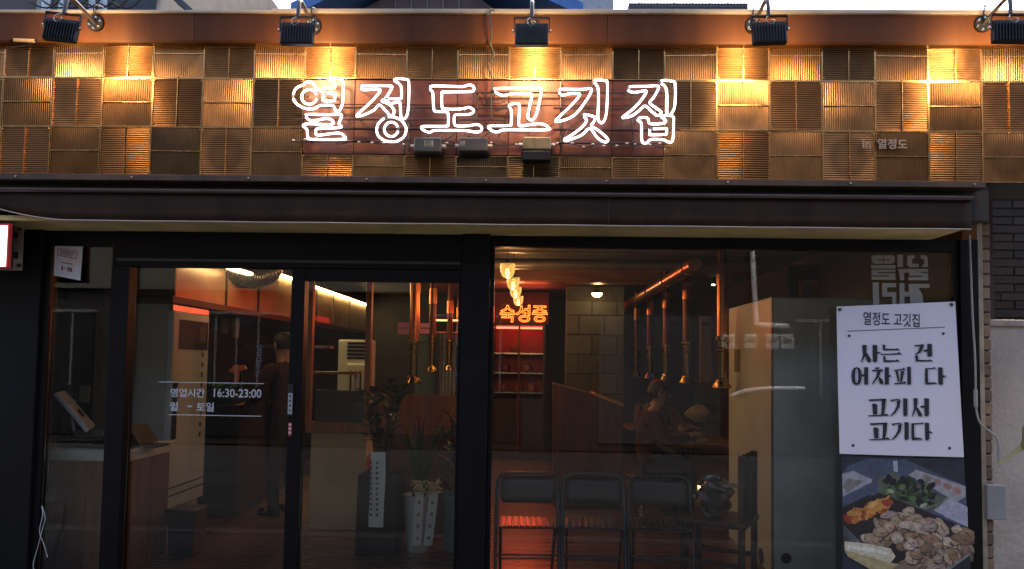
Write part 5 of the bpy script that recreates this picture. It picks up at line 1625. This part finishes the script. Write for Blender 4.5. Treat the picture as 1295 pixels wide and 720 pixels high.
MB().prism([at(752, 497, d6 - 0.02), at(789, 511, d6 - 0.02), at(789, 514.5, d6 - 0.02), at(752, 500.5, d6 - 0.02)], (0, 0.55, 0)).build('cap', wood_mat('cap_wood', (0.45, 0.22, 0.10), rough=0.35), bo)
for px in (722, 745, 766):
    q = at(px, 560, d6 - 0.003)
    MB().box(q.x - 0.003, q.x + 0.003, d6 - 4.605, d6 - 4.601, 0.15, q.z + 0.3).build('groove', WOOD_D, bo)
tcab = thing('tall_cabinet', 'tall cabinet with cream side and grey-green front behind the slogan poster', 'cabinet', (2.2, 1.2, 0))
kx, ky, kz = at(975, 600, 5.42).x, 0.82, at(975, 376, 5.42).z
MB().box(kx, 2.74, ky, ky + 1.15, 0.012, kz).build('carcass', CREAM, tcab, bevel=0.006)
MB().box(kx + 0.012, 2.73, ky - 0.022, ky - 0.001, 0.02, kz - 0.012).build('front_panel', GREYPANEL, tcab, bevel=0.003)
MB().box(kx, kx + 0.0115, ky - 0.024, ky - 0.0012, 0.02, kz).build('edge_trim', mat('edge_grey', (0.2, 0.2, 0.18), rough=0.4, metal=0.5), tcab)
q = at(921, 452, 6.2)
MB().box(kx - 0.004, kx - 0.001, 1.62, 1.78, q.z - 0.12, q.z + 0.07).build('notice', mat('tan_note', (0.22, 0.17, 0.09), rough=0.6), tcab)
q = at(950, 706, 5.9)
MB().cyl((kx - 0.004, q.y - 0.25, q.z + 0.08), (kx - 0.001, q.y - 0.25, q.z + 0.08), 0.06, n=18).build('vent_hole', LAMPBLK, tcab)
q = at(994, 706, 5.4)
MB().cyl((q.x, ky - 0.026, q.z), (q.x, ky - 0.0225, q.z), 0.038, n=18).build('vent_hole', LAMPBLK, tcab)
pf = thing('picture_frame', 'wooden picture frame on the wall above the tall cabinet', 'picture', at(1030, 385, 7.4))
a, c = at(1012, 392, 7.3), at(1046, 354, 7.3)
for z0, z1, x0, x1 in ((c.z - 0.03, c.z, a.x, c.x), (a.z, a.z + 0.03, a.x, c.x), (a.z + 0.031, c.z - 0.031, a.x, a.x + 0.03), (a.z + 0.031, c.z - 0.031, c.x - 0.03, c.x)):
    MB().box(x0, x1, 2.7, 2.73, z0, z1).build('frame_bar', wood_mat('frame_wood', (0.35, 0.13, 0.05), rough=0.3), pf)
MB().box(a.x + 0.031, c.x - 0.031, 2.715, 2.73, a.z + 0.031, c.z - 0.031).build('picture', mat('picture_dark', (0.14, 0.07, 0.04), rough=0.3, var=0.5, scale=9), pf)
MB().box(a.x - 0.1, 2.79, 2.735, 2.8, 0.0, 2.5).build('partition', DARKWALL, None)['kind'] = 'structure'
mr = thing('wall_mirror', 'tall narrow wooden wall mirror between the right pipes', 'mirror', at(893, 484, 8.6))
a, c = at(885, 484, 8.6), at(901, 400, 8.6)
MB().box(a.x, c.x, 4.0, 4.03, a.z, c.z).build('frame', wood_mat('frame_wood', (0.35, 0.13, 0.05)), mr, bevel=0.005)
MB().box(a.x + 0.02, c.x - 0.02, 3.99, 3.999, a.z + 0.02, c.z - 0.02).build('mirror_glass', mat('mirror_dim', (0.25, 0.16, 0.09), rough=0.15, metal=0.8), mr)
for i, (x, d, lab) in enumerate(((1.55, 7.55, 'dining table with grill and dishes nearest in the right row'), (1.6, 9.4, 'dining table behind the seated people'), (-1.15, 8.9, 'dining table in the left row behind the partition'))):
    t = thing('dining_table', lab, 'table', (x, d - 4.6, 0), 'dining tables')
    y = d - 4.6
    MB().box(x - 0.45, x + 0.45, y - 0.35, y + 0.35, 0.70, 0.74).build('top', wood_mat('table_wood', (0.30, 0.12, 0.05), grain=(3, 25, 25), rough=0.25), t, bevel=0.006)
    MB().cyl((x, y, 0.03), (x, y, 0.699), 0.05, n=12).build('leg', LAMPBLK, t, smooth=True)
    MB().cyl((x, y, 0.018), (x, y, 0.0295), 0.25, n=20).build('base', LAMPBLK, t, smooth=True)
    b = MB(); b.lathe([(0.0, 0.0), (0.14, 0.0), (0.16, 0.03), (0.13, 0.032), (0.0, 0.02)], (x, y, 0.741), n=20)
    single(b, 'grill_pan', LAMPBLK, ('black grill pan on the nearest right table', 'black grill pan on the table behind the people', 'black grill pan on the left row table')[i], 'pan', 'grill pans', smooth=True)
for i, (px, py, r, c, lab) in enumerate(((872, 548, 0.07, (0.12, 0.2, 0.08), 'green dish on the nearest right table'), (884, 556, 0.08, (0.5, 0.5, 0.42), 'pale plate on the nearest right table'), (845, 519, 0.045, (0.5, 0.2, 0.05), 'copper cup beside the seated person'))):
    q = at(px, py, 7.3)
    b = MB(); b.lathe([(0.0, 0.0), (r * 0.7, 0.0), (r, 0.035), (r * 0.94, 0.035), (r * 0.6, 0.01), (0.0, 0.01)], (q.x, q.y, 0.7415), n=18)
    single(b, ('side_dish', 'plate', 'cup')[i], mat('dish' + str(i), c, rough=0.25), lab, ('dish', 'plate', 'cup')[i], smooth=True)
q = at(882, 523, 7.5)
kt = thing('cloth_bundle', 'crumpled cream cloth held over the nearest right table', 'cloth', q)
b = MB()
for u in range(1):
    rows = []
    for i in range(9):
        th = math.pi * i / 8
        rows.append([q + Vector((0.11 * math.sin(th) * math.cos(ph) * (1 + 0.25 * math.sin(3 * ph + i)), 0.08 * math.sin(th) * math.sin(ph), 0.075 * math.cos(th) * (1 + 0.2 * math.sin(2 * ph + i)))) for ph in [2 * math.pi * k / 12 for k in range(13)]])
    b.grid(rows)
b.build('folds', mat('cream_cloth', (0.55, 0.42, 0.25), rough=0.8), kt, smooth=True)


# ------------------------------------------------------------------ people
def skin(name, verts, edges, radii, m, parent, sub=2, root=0):
    me = bpy.data.meshes.new(name)
    me.from_pydata([tuple(v) for v in verts], edges, [])
    o = bpy.data.objects.new(name, me)
    COL.objects.link(o)
    mod = o.modifiers.new('skin', 'SKIN')
    for i, r in enumerate(radii):
        rr = r if isinstance(r, tuple) else (r, r)
        me.skin_vertices[0].data[i].radius = rr
        me.skin_vertices[0].data[i].use_root = (i == root)
    s = o.modifiers.new('sub', 'SUBSURF'); s.levels = s.render_levels = sub
    bpy.context.view_layer.update()
    nm = bpy.data.meshes.new_from_object(o.evaluated_get(bpy.context.evaluated_depsgraph_get()))
    bpy.data.objects.remove(o)
    for p in nm.polygons: p.use_smooth = True
    nm.materials.clear()
    return link(name, nm, m, parent)


def person(name, label, loc, rz, pose, shirt, trousers, hair, cap=None, tagm='a'):
    """pose in local metres, facing +X; every limb a chain of joints"""
    t = thing(name, label, 'person', (0, 0, 0))
    J = pose
    nm0 = name
    name = name + tagm
    SK = mat('skin', (0.42, 0.24, 0.16), rough=0.5, var=0.06)
    names = ['pelvis', 'waist', 'chest', 'neck', 'chin', 'head', 'crown']
    for s in 'lr': names += ['sh' + s, 'el' + s, 'wr' + s, 'pa' + s, 'hip' + s, 'kn' + s, 'an' + s, 'to' + s]
    idx = {n: i for i, n in enumerate(names)}
    V = [Vector(J[n]) for n in names]
    rad = {'pelvis': (0.14, 0.10), 'waist': (0.12, 0.09), 'chest': (0.145, 0.10), 'neck': 0.052, 'chin': 0.06, 'head': (0.078, 0.095), 'crown': (0.06, 0.07)}
    for s in 'lr': rad.update({'sh' + s: 0.06, 'el' + s: 0.042, 'wr' + s: 0.028, 'pa' + s: (0.036, 0.018), 'hip' + s: 0.085, 'kn' + s: 0.06, 'an' + s: 0.04, 'to' + s: 0.036})
    E_ = [('pelvis', 'waist'), ('waist', 'chest'), ('chest', 'neck'), ('neck', 'chin'), ('chin', 'head'), ('head', 'crown')]
    for s in 'lr': E_ += [('chest', 'sh' + s), ('sh' + s, 'el' + s), ('el' + s, 'wr' + s), ('wr' + s, 'pa' + s), ('pelvis', 'hip' + s), ('hip' + s, 'kn' + s), ('kn' + s, 'an' + s), ('an' + s, 'to' + s)]
    edges = [(idx[a_], idx[b_]) for a_, b_ in E_]
    rr = [rad[n] for n in names]
    # fingers, each a short chain from the palm
    for s in 'lr':
        pa, wr = V[idx['pa' + s]], V[idx['wr' + s]]
        f = (pa - wr).normalized(); side = f.cross(Vector((0, 0, 1))).normalized()
        for k, (o_, ln) in enumerate(((-1.5, 0.06), (-0.5, 0.075), (0.5, 0.07), (1.5, 0.055))):
            a_ = pa + side * o_ * 0.017 + f * 0.012
            V += [a_ + f * ln * 0.5 + Vector((0, 0, -0.008)), a_ + f * ln * 0.9 + Vector((0, 0, -0.026))]
            n_ = len(V)
            edges += [(idx['pa' + s], n_ - 2), (n_ - 2, n_ - 1)]
            rr += [0.0085, 0.0075]
        V += [pa + side * -0.05 - f * 0.01, pa + side * -0.062 + f * 0.03]
        n_ = len(V); edges += [(idx['pa' + s], n_ - 2), (n_ - 2, n_ - 1)]; rr += [0.011, 0.009]
    skin('body', V, edges, rr, SK, t)
    fwd = (Vector(J['head']) - Vector(J['neck'])).cross(Vector((0, 1, 0)))
    hd, ch = Vector(J['head']), Vector(J['chin'])
    upv = (Vector(J['crown']) - ch).normalized(); fv = Vector((0, 1, 0)).cross(upv).normalized()
    if fv.x < 0: fv = -fv
    sv = Vector((0, 1, 0))
    b = MB(); b.tube([hd + fv * 0.085 + upv * 0.0, hd + fv * 0.108 - upv * 0.028, hd + fv * 0.09 - upv * 0.035], 0.012, n=8); b.build('nose', SK, t, smooth=True)
    for s in (-1, 1):
        b = MB(); b.lathe([(0, -0.009), (0.008, -0.005), (0.011, 0), (0.008, 0.005), (0, 0.009)], hd + fv * 0.083 + sv * 0.031 * s + upv * 0.005, n=10); b.build('eye', BLKPL, t, smooth=True)
        b = MB(); b.lathe([(0, -0.03), (0.014, -0.02), (0.018, 0), (0.014, 0.022), (0, 0.03)], hd + sv * 0.088 * s - fv * 0.005, n=10); b.build('ear', SK, t, smooth=True)
    b = MB(); b.tube([hd + fv * 0.078 - upv * 0.062 - sv * 0.022, hd + fv * 0.084 - upv * 0.064, hd + fv * 0.078 - upv * 0.062 + sv * 0.022], 0.006, n=6); b.build('mouth', mat('lip', (0.3, 0.1, 0.08)), t, smooth=True)
    # hair: cap of the skull
    rows = []
    for i in range(9):
        th = i / 8 * 2.15
        rows.append([hd + upv * (0.02 + 0.105 * math.cos(th)) + (fv * math.cos(ph) * 0.108 + sv * math.sin(ph) * 0.097) * math.sin(th) - (fv * 0.02 if math.cos(ph) > 0.3 and i > 5 else Vector()) - (fv * 0.008) for ph in [2 * math.pi * k / 20 for k in range(21)]])
    for i in range(6, 9):
        for k in range(21):
            ph = 2 * math.pi * k / 20
            if math.cos(ph) > 0.35: rows[i][k] = rows[5][k] - upv * 0.003 * (i - 5)
    MB().grid(rows).build('hair' if not cap else 'cap', mat(name + '_hair', hair, rough=0.6) if not cap else mat(name + '_cap', cap, rough=0.7), t, smooth=True)
    if cap:
        b = MB(); b.grid([[hd + fv * (0.09 + 0.08 * i / 3) + sv * (0.075 * (1 - 0.2 * (i / 3) ** 2)) * j + upv * (0.045 - 0.01 * i / 3 - 0.012 * abs(j)) for j in (-1, -0.5, 0, 0.5, 1)] for i in range(4)])
        b.build('cap_peak', mat(name + '_cap', cap), t, smooth=True)
    # clothing follows the body: the body's own surface, a little larger, ending at neckline, cuffs and hems
    segs = [(Vector(J[a_]), Vector(J[b_]), a_, b_) for a_, b_ in E_]
    bod = [c for c in t.children if c.name.startswith('body')][0].data

    def which(p):
        best = None
        for a_, b_, na, nb in segs:
            d_ = b_ - a_; u = max(0, min(1, (p - a_).dot(d_) / d_.length_squared))
            q_ = (p - (a_ + d_ * u)).length / (0.6 + 8 * min(rad[na] if not isinstance(rad[na], tuple) else rad[na][0], 0.15))
            if best is None or q_ < best[0]: best = (q_, na, nb, u)
        _, na, nb, u = best
        if na == 'neck' or na in ('chin', 'head'): return None
        if na == 'chest' and nb == 'neck': return 'shirt' if u < 0.8 else None
        if nb[:2] in ('sh', 'el') or nb in ('waist', 'chest'): return 'shirt'
        if nb[:2] == 'wr': return 'shirt' if u < 0.85 else None
        if nb[:3] == 'hip' or nb[:2] in ('kn', 'an'): return 'trousers'
        return None
    cls = [which(v.co) for v in bod.vertices]
    for part, grow, m_ in (('shirt', 0.016, mat(name + '_shirt', shirt, rough=0.8, bump=0.3, bscale=25)), ('trousers', 0.013, mat(name + '_trousers', trousers, rough=0.85))):
        keep = {i for i, c in enumerate(cls) if c == part}
        ring = set(keep)
        for p in bod.polygons:
            if any(i in keep for i in p.vertices): ring.update(p.vertices)
        mp = {i: k for k, i in enumerate(sorted(ring))}
        b = MB()
        vs = [bod.vertices[i].co + bod.vertices[i].normal * grow for i in sorted(ring)]
        b._add(vs, [tuple(mp[i] for i in p.vertices) for p in bod.polygons if any(i in keep for i in p.vertices)])
        b.build(part, m_, t, smooth=True)
    for s in 'lr':
        an, to = Vector(J['an' + s]), Vector(J['to' + s])
        b = MB(); b.tube([an + Vector((-0.05, 0, -0.04)), an + Vector((0.02, 0, -0.035)), to + Vector((0.03, 0, -0.01)), to + Vector((0.07, 0, -0.015))], 0.045, n=10, taper=0.8)
        b.build('shoe', LAMPBLK, t, smooth=True)
    t.location = loc
    t.rotation_euler = (0, 0, rz)
    return t


SEAT = dict(pelvis=(0, 0, 0.52), waist=(0.03, 0, 0.68), chest=(0.08, 0, 0.90), neck=(0.12, 0, 1.06), chin=(0.165, 0, 1.12), head=(0.165, 0, 1.21), crown=(0.16, 0, 1.27),
            shl=(0.08, 0.19, 0.98), ell=(0.25, 0.24, 0.78), wrl=(0.46, 0.16, 0.80), pal=(0.53, 0.14, 0.80), shr=(0.08, -0.19, 0.98), elr=(0.22, -0.25, 0.76), wrr=(0.44, -0.2, 0.84), par=(0.51, -0.18, 0.85),
            hipl=(0.05, 0.10, 0.51), knl=(0.45, 0.13, 0.52), anl=(0.42, 0.13, 0.10), tol=(0.52, 0.13, 0.06), hipr=(0.05, -0.10, 0.51), knr=(0.45, -0.13, 0.52), anr=(0.42, -0.13, 0.10), tor=(0.52, -0.13, 0.06))
STAND = dict(pelvis=(0, 0, 0.95), waist=(0.01, 0, 1.08), chest=(0.02, 0, 1.30), neck=(0.03, 0, 1.47), chin=(0.065, 0, 1.53), head=(0.065, 0, 1.63), crown=(0.06, 0, 1.69),
             shl=(0.02, 0.19, 1.40), ell=(0.08, 0.26, 1.14), wrl=(0.29, 0.2, 1.05), pal=(0.36, 0.19, 1.05), shr=(0.02, -0.19, 1.40), elr=(0.06, -0.26, 1.14), wrr=(0.28, -0.2, 1.08), par=(0.35, -0.18, 1.08),
             hipl=(0, 0.10, 0.92), knl=(0.02, 0.11, 0.50), anl=(0, 0.11, 0.09), tol=(0.1, 0.12, 0.06), hipr=(0, -0.10, 0.92), knr=(0.02, -0.11, 0.50), anr=(0, -0.11, 0.09), tor=(0.1, -0.12, 0.06))
person('person', 'person in dark red top seated at the nearest right table, leaning to the right', (at(812, 500, 7.3).x, 2.7, 0.0), R(-4), SEAT, (0.07, 0.008, 0.008), (0.012, 0.012, 0.014), (0.008, 0.007, 0.007))
person('person', 'person with red cap seated behind the one in dark red', (at(826, 480, 8.7).x, 4.1, 0.0), R(-80), SEAT, (0.06, 0.015, 0.015), (0.02, 0.02, 0.024), (0.01, 0.01, 0.01), cap=(0.30, 0.02, 0.02), tagm='b')
person('person', 'cook in dark red shirt standing in the kitchen behind the door glass', (at(361, 440, 7.0).x, 2.45, 0.0), R(150), STAND, (0.05, 0.005, 0.007), (0.015, 0.015, 0.018), (0.006, 0.006, 0.006), tagm='c')
for i, (x, y, lab) in enumerate(((at(812, 500, 7.3).x, 2.7, 'stool under the person in dark red'), (at(826, 480, 8.7).x, 4.1, 'stool under the person with red cap'))):
    t = thing('round_stool', lab, 'stool', (x, y, 0), 'round stools')
    MB().lathe([(0, 0.40), (0.16, 0.40), (0.17, 0.42), (0.16, 0.445), (0, 0.45)], (x, y, 0), n=20).build('seat', DKRED, t, smooth=True)
    MB().cyl((x, y, 0.03), (x, y, 0.399), 0.03, n=10).build('column', SST, t, smooth=True)
    MB().cyl((x, y, 0.016), (x, y, 0.0295), 0.17, n=18).build('base', SST, t, smooth=True)


# ------------------------------------------------------------------ chairs by the window
def folding_chair():
    t = thing('folding_chair', '', 'chair', (0, 0, 0), 'black folding chairs inside the window')
    w = 0.185
    CH = mat('chair_black', (0.006, 0.006, 0.007), rough=0.3, metal=0.0, var=0.2, scale=12)
    for s in (-1, 1):   # front legs rise to the back; rear legs run from the seat
        MB().tube([(s * w, -0.18, 0.0), (s * w, 0.02, 0.40), (s * w, 0.12, 0.62), (s * (w - 0.004), 0.15, 0.70), (s * (w - 0.025), 0.163, 0.735), (s * (w - 0.06), 0.168, 0.748)], 0.011, n=10).build('front_leg', CH, t, smooth=True)
        MB().tube([(s * (w - 0.026), 0.24, 0.0), (s * (w - 0.026), -0.1, 0.42)], 0.010, n=10).build('rear_leg', CH, t, smooth=True)
        for y in (-0.18, 0.24):
            MB().cyl((s * (w if y < 0 else w - 0.026), y, 0.0), (s * (w if y < 0 else w - 0.026), y, 0.03), 0.014, n=10).build('rubber_foot', BLKPL, t)
    MB().tube([(-(w - 0.06), 0.168, 0.748), (0, 0.171, 0.752), (w - 0.06, 0.168, 0.748)], 0.011, n=10).build('top_tube', CH, t, smooth=True)
    rows = []
    for j in range(5):
        z = 0.545 + 0.185 * j / 4
        rows.append([((w - 0.018) * (k / 6 - 1) * (1 if 0 < j < 4 else 0.88), 0.108 + (z - 0.545) * 0.28 + 0.014 * math.cos((k / 6 - 1) * 1.5), z) for k in range(13)])
    o = MB().grid(rows).build('backrest', mat('chair_pad', (0.007, 0.0075, 0.009), rough=0.35, var=0.2, scale=10), t, smooth=True)
    sd = o.modifiers.new('solid', 'SOLIDIFY'); sd.thickness = 0.014
    MB().box(-w + 0.02, w - 0.02, -0.19, 0.13, 0.43, 0.442).build('seat', CH, t, bevel=0.02, seg=3)
    for k in range(9):
        x = -w + 0.045 + k * (2 * w - 0.09) / 8
        MB().box(x - 0.012, x + 0.012, -0.17, 0.115, 0.4425, 0.450).build('seat_slat', mat('slat_gloss', (0.02, 0.018, 0.018), rough=0.18, coat=0.4), t, bevel=0.003)
    MB().cyl((-w, -0.115, 0.13), (w, -0.115, 0.13), 0.008, n=8).build('crossbar', CH, t)
    MB().cyl((-w, -0.07, 0.225), (w, -0.07, 0.225), 0.008, n=8).build('crossbar', CH, t)
    MB().cyl((-w + 0.026, 0.12, 0.15), (w - 0.026, 0.12, 0.15), 0.008, n=8).build('crossbar', CH, t)
    return t


fc = folding_chair()
for i, (px, rz, lab) in enumerate(((667, 2, 'black folding chair with red glints on its seat, leftmost, beside the post'), (751, -3, 'black folding chair in the middle of the three by the window'), (836, -6, 'black folding chair next to the wooden chair'))):
    o = fc if i == 0 else copy_tree(fc)
    q = at(px, 650, 5.0)
    o.location = (q.x, 0.42, 0.016)
    o.rotation_euler = (0, 0, R(rz)); o['label'] = lab
    o.scale = (1.13, 1.0, 0.95)
wc_ = thing('wooden_chair', 'dark wooden chair with carved back holding a wrapped parcel', 'chair', (0, 0, 0))
for s in (-1, 1):
    MB().box(0.17, 0.21, s * 0.19 - 0.02, s * 0.19 + 0.02, 0.0, 0.90).build('back_post', WOOD_D, wc_, bevel=0.006)
    MB().box(-0.21, -0.17, s * 0.19 - 0.02, s * 0.19 + 0.02, 0.0, 0.43).build('leg', WOOD_D, wc_, bevel=0.006)
    MB().box(-0.169, 0.169, s * 0.19 - 0.01, s * 0.19 + 0.01, 0.18, 0.21).build('stretcher', WOOD_D, wc_)
MB().box(-0.22, 0.22, -0.22, 0.22, 0.431, 0.465).build('seat', WOOD_D, wc_, bevel=0.01)
b = MB()
pts = [(0.18, -0.17 + 0.34 * k / 16, 0.86 + 0.045 * abs(math.sin(k / 16 * math.pi * 3))) for k in range(17)] + [(0.18, 0.17, 0.76), (0.18, -0.17, 0.76)]
b.prism(pts, (0.025, 0, 0)); b.build('crest_rail', WOOD_D, wc_, bevel=0.004)
for k in range(4):
    y = -0.12 + k * 0.08
    MB().box(0.183, 0.2, y - 0.012, y + 0.012, 0.466, 0.759).build('splat', WOOD_D, wc_)
q = at(912, 640, 5.05)
wc_.location = (q.x, 0.5, 0.016); wc_.rotation_euler = (0, 0, R(-28))
# clear wrapped parcel lying on that chair
pc = thing('wrapped_parcel', 'crumpled clear plastic wrapped parcel on the wooden chair', 'parcel', (q.x - 0.05, 0.45, 0.483))
rng = random.Random(4)
rows = []
for i in range(11):
    th = math.pi * i / 10
    rows.append([Vector((q.x - 0.06, 0.42, 0.62)) + Vector((0.13 * math.sin(th) * math.cos(ph), 0.12 * math.sin(th) * math.sin(ph), 0.135 * math.cos(th))) * (1 + rng.uniform(-0.16, 0.16)) for ph in [2 * math.pi * k / 16 for k in range(16)]])
for r_ in rows: r_.append(r_[0])
MB().grid(rows).build('wrap', glass_mat('cling_film', (0.8, 0.8, 0.8), refl=3.0, rough=0.08), pc)
MB().box(q.x - 0.12, q.x - 0.02, 0.36, 0.47, 0.52, 0.66).build('contents', mat('parcel_dark', (0.03, 0.03, 0.03), rough=0.5), pc, bevel=0.02)
MB().box(q.x - 0.02, q.x + 0.08, 0.33, 0.44, 0.70, 0.715).build('card', mat('parcel_card', (0.5, 0.42, 0.3), rough=0.6), pc)

# ------------------------------------------------------------------ potted plants behind the door
def leaf(b, base, az, length, lean, w, fold=0.25):
    base = Vector(base); d = Vector((math.cos(az), math.sin(az), 0)); s = Vector((-d.y, d.x, 0))
    L, C_, R_ = [], [], []
    a_ = math.pi / 2 - lean; p = base.copy()
    for i in range(6):
        t = i / 5; ww = w * math.sin(math.pi * min(1, 0.06 + 0.94 * t)) ** 0.8
        L.append(p + s * ww + Vector((0, 0, ww * fold))); C_.append(p.copy()); R_.append(p - s * ww + Vector((0, 0, ww * fold)))
        a_ -= 0.16; p = p + (d * math.cos(a_) + Vector((0, 0, math.sin(a_)))) * (length / 5)
    b.grid([L, C_, R_])


LG_ = mat('dark_leaf', (0.030, 0.050, 0.022), rough=0.4, var=0.35, scale=15)
LG2 = mat('mid_leaf', (0.045, 0.075, 0.025), rough=0.45, var=0.35, scale=15)
q = at(480, 700, 5.8)
pt = thing('tall_planter', 'tall black square planter with bushy plant and white ribbon', 'planter', (q.x, q.y, 0.016))
b = MB(); b.prism([(q.x - 0.165, q.y - 0.14, 0.016), (q.x + 0.15, q.y - 0.14, 0.016), (q.x + 0.165, q.y - 0.15, 0.62), (q.x - 0.15, q.y - 0.15, 0.62)], (0, 0.3, 0))
b.build('pot', mat('planter_black', (0.007, 0.007, 0.009), rough=0.4, var=0.2), pt, bevel=0.006)
MB().box(q.x - 0.13, q.x + 0.14, q.y - 0.13, q.y + 0.13, 0.6205, 0.63).build('soil', mat('soil', (0.02, 0.014, 0.01), rough=1.0), pt)
for k in range(6):
    a_ = k * 1.05
    tip = Vector((q.x + 0.13 * math.cos(a_), q.y + 0.1 * math.sin(a_), 1.15 + 0.2 * random.random()))
    MB().tube(smooth_path([(q.x + 0.03 * math.cos(a_), q.y + 0.03 * math.sin(a_), 0.62), (q.x + 0.08 * math.cos(a_), q.y + 0.07 * math.sin(a_), 0.9), tip], 5), 0.009, n=6, taper=0.5).build('stem', WOOD_D, pt, smooth=True)
    for j in range(9):
        b = MB(); t_ = 0.35 + 0.65 * j / 8
        base = Vector((q.x, q.y, 0.62)).lerp(tip, t_)
        leaf(b, base, random.uniform(0, 6.28), random.uniform(0.13, 0.22), random.uniform(0.4, 1.1), random.uniform(0.025, 0.042))
        b.build('leaf', LG_, pt, smooth=True)
def glyph(c, w, h):
    """one small illegible brush character: a few joined strokes"""
    b = MB(); s = 0.0022
    y0, y1 = c.y - 0.0007, c.y + 0.0007
    b.box(c.x - w, c.x + w * random.uniform(0.2, 1), y0, y1, c.z + h * random.uniform(0.2, 0.8) - s, c.z + h * 0.8)
    b.box(c.x + w * random.uniform(0.1, 0.6), c.x + w * 0.6 + s, y0 - 0.0002, y1, c.z - h * 0.4, c.z + h)
    b.box(c.x - w * random.uniform(0.4, 1), c.x + w, y0 - 0.0004, y1, c.z - h * 0.7, c.z - h * 0.7 + 2 * s)
    b.box(c.x - w * 0.7, c.x - w * 0.7 + 2 * s, y0 - 0.0006, y1, c.z - h * 0.9, c.z + h * random.uniform(-0.2, 0.5))
    return b


RBN = mat('ribbon_white', (0.82, 0.80, 0.70), rough=0.6, var=0.06)
b = MB(); rp = [at(478, 572, 5.5), at(478, 600, 5.48), at(476, 640, 5.48), at(475, 667, 5.48)]
w = [9.5, 9.5, 9.5, 9.5]
b.grid([[p + Vector((-0.055, 0.004, 0)), p + Vector((0, -0.004, 0)), p + Vector((0.055, 0.004, 0))] for p in smooth_path(rp, 4)])
rb = single(b, 'gift_ribbon', RBN, 'white congratulation ribbon with dark lettering hanging on the tall black planter', 'ribbon', smooth=True)
for k in range(11):
    p = at(473 + 0.0, 585 + k * 6.6, 5.475)
    for j, (dx, ww) in enumerate(((-0.036, 0.026), (0.014, 0.02))):
        if random.random() < 0.9:
            o = glyph(p + Vector((dx + ww / 2, -0.0112, 0)), ww * 0.45, 0.0115).build('character', INK, None)
            o.parent = rb; o.location = -rb.location
q = at(530, 697, 5.85)
wpot = thing('white_pot_plant', 'white tapered pot with upright strap leaves beside the tall planter', 'potted plant', (q.x, q.y, 0.016))
b = MB(); b.lathe([(0, 0.016), (0.085, 0.016), (0.088, 0.03), (0.12, 0.44), (0.125, 0.45), (0.112, 0.45), (0.105, 0.41), (0, 0.41)], (q.x - 0.01, q.y, 0), n=24)
b.build('pot', mat('pot_white', (0.78, 0.78, 0.75), rough=0.35, var=0.05), wpot, smooth=True)
for k in range(22):
    b = MB(); blade(b, (q.x - 0.01 + random.uniform(-.05, .05), q.y + random.uniform(-.05, .05), 0.40), random.uniform(0, 6.28), random.uniform(0.5, 0.85), random.uniform(0.2, 0.7), 0.016)
    b.build('leaf', LG2, wpot, smooth=True)
for i, (x0, y0, x1, y1) in enumerate(((531, 622, 527, 690), (549, 622, 541, 690))):
    pp_ = [at(x0 + (x1 - x0) * k / 4, y0 + (y1 - y0) * k / 4, 5.66 + 0.01 * i) for k in range(5)]
    b = MB(); b.grid([[p + Vector((-0.034, 0, 0)), p + Vector((0, -0.004, 0)), p + Vector((0.034, 0, 0))] for p in pp_])
    r_ = single(b, 'pot_ribbon', RBN, ('left white ribbon with red lettering and gold bow on the white pot', 'right white ribbon with dark lettering and gold bow on the white pot')[i], 'ribbon', 'ribbons on the white pot', smooth=True)
    for k in range(4):
        p = at(x0 + (x1 - x0) * (0.2 + 0.22 * k), y0 + (y1 - y0) * (0.2 + 0.22 * k), 5.65)
        o = glyph(p + Vector((0, -0.007, 0)), 0.012, 0.013).build('character', INK if i else mat('red_char', (0.3, 0.05, 0.05)), None)
        o.parent = r_; o.location = -r_.location
    for k in range(34):
        c = at(x0, y0 - 6, 5.62) + Vector((random.uniform(-0.045, 0.045), random.uniform(-0.02, 0.02), random.uniform(-0.045, 0.05)))
        b = MB(); a_ = random.uniform(0, 6.28)
        b.tube([c, c + Vector((0.014 * math.cos(a_), -0.012, 0.014 * math.sin(a_))), c + Vector((0.024 * math.cos(a_ + 0.8), 0.0, 0.024 * math.sin(a_ + 0.8)))], 0.0055, n=5)
        o = b.build('bow_loop', mat('gold_bow', (0.85, 0.60, 0.25), rough=0.4, var=0.3, scale=40), None)
        o.parent = r_; o.location = -r_.location
q = at(572, 695, 5.9)
tp = thing('teal_pot_plant', 'teal pot with dark leafy plant next to the post', 'potted plant', (q.x + 0.02, q.y, 0.016))
b = MB(); b.lathe([(0, 0.016), (0.10, 0.016), (0.12, 0.44), (0.125, 0.45), (0.11, 0.45), (0.105, 0.41), (0, 0.41)], (q.x + 0.03, q.y, 0), n=24)
b.build('pot', mat('pot_teal', (0.12, 0.20, 0.21), rough=0.4, var=0.06), tp, smooth=True)
for k in range(46):
    b = MB(); leaf(b, (q.x + 0.03 + random.uniform(-.09, .09), q.y + random.uniform(-.08, .08), random.uniform(0.45, 1.0)), random.uniform(0, 6.28), random.uniform(0.14, 0.24), random.uniform(0.2, 1.0), random.uniform(0.02, 0.04))
    b.build('leaf', LG_, tp, smooth=True)
for k in range(4):
    MB().tube([(q.x + 0.03, q.y, 0.41), (q.x + 0.03 + 0.06 * math.cos(k * 1.6), q.y + 0.05 * math.sin(k * 1.6), 1.05)], 0.007, n=6).build('stem', WOOD_D, tp)
bpy.context.view_layer.update()
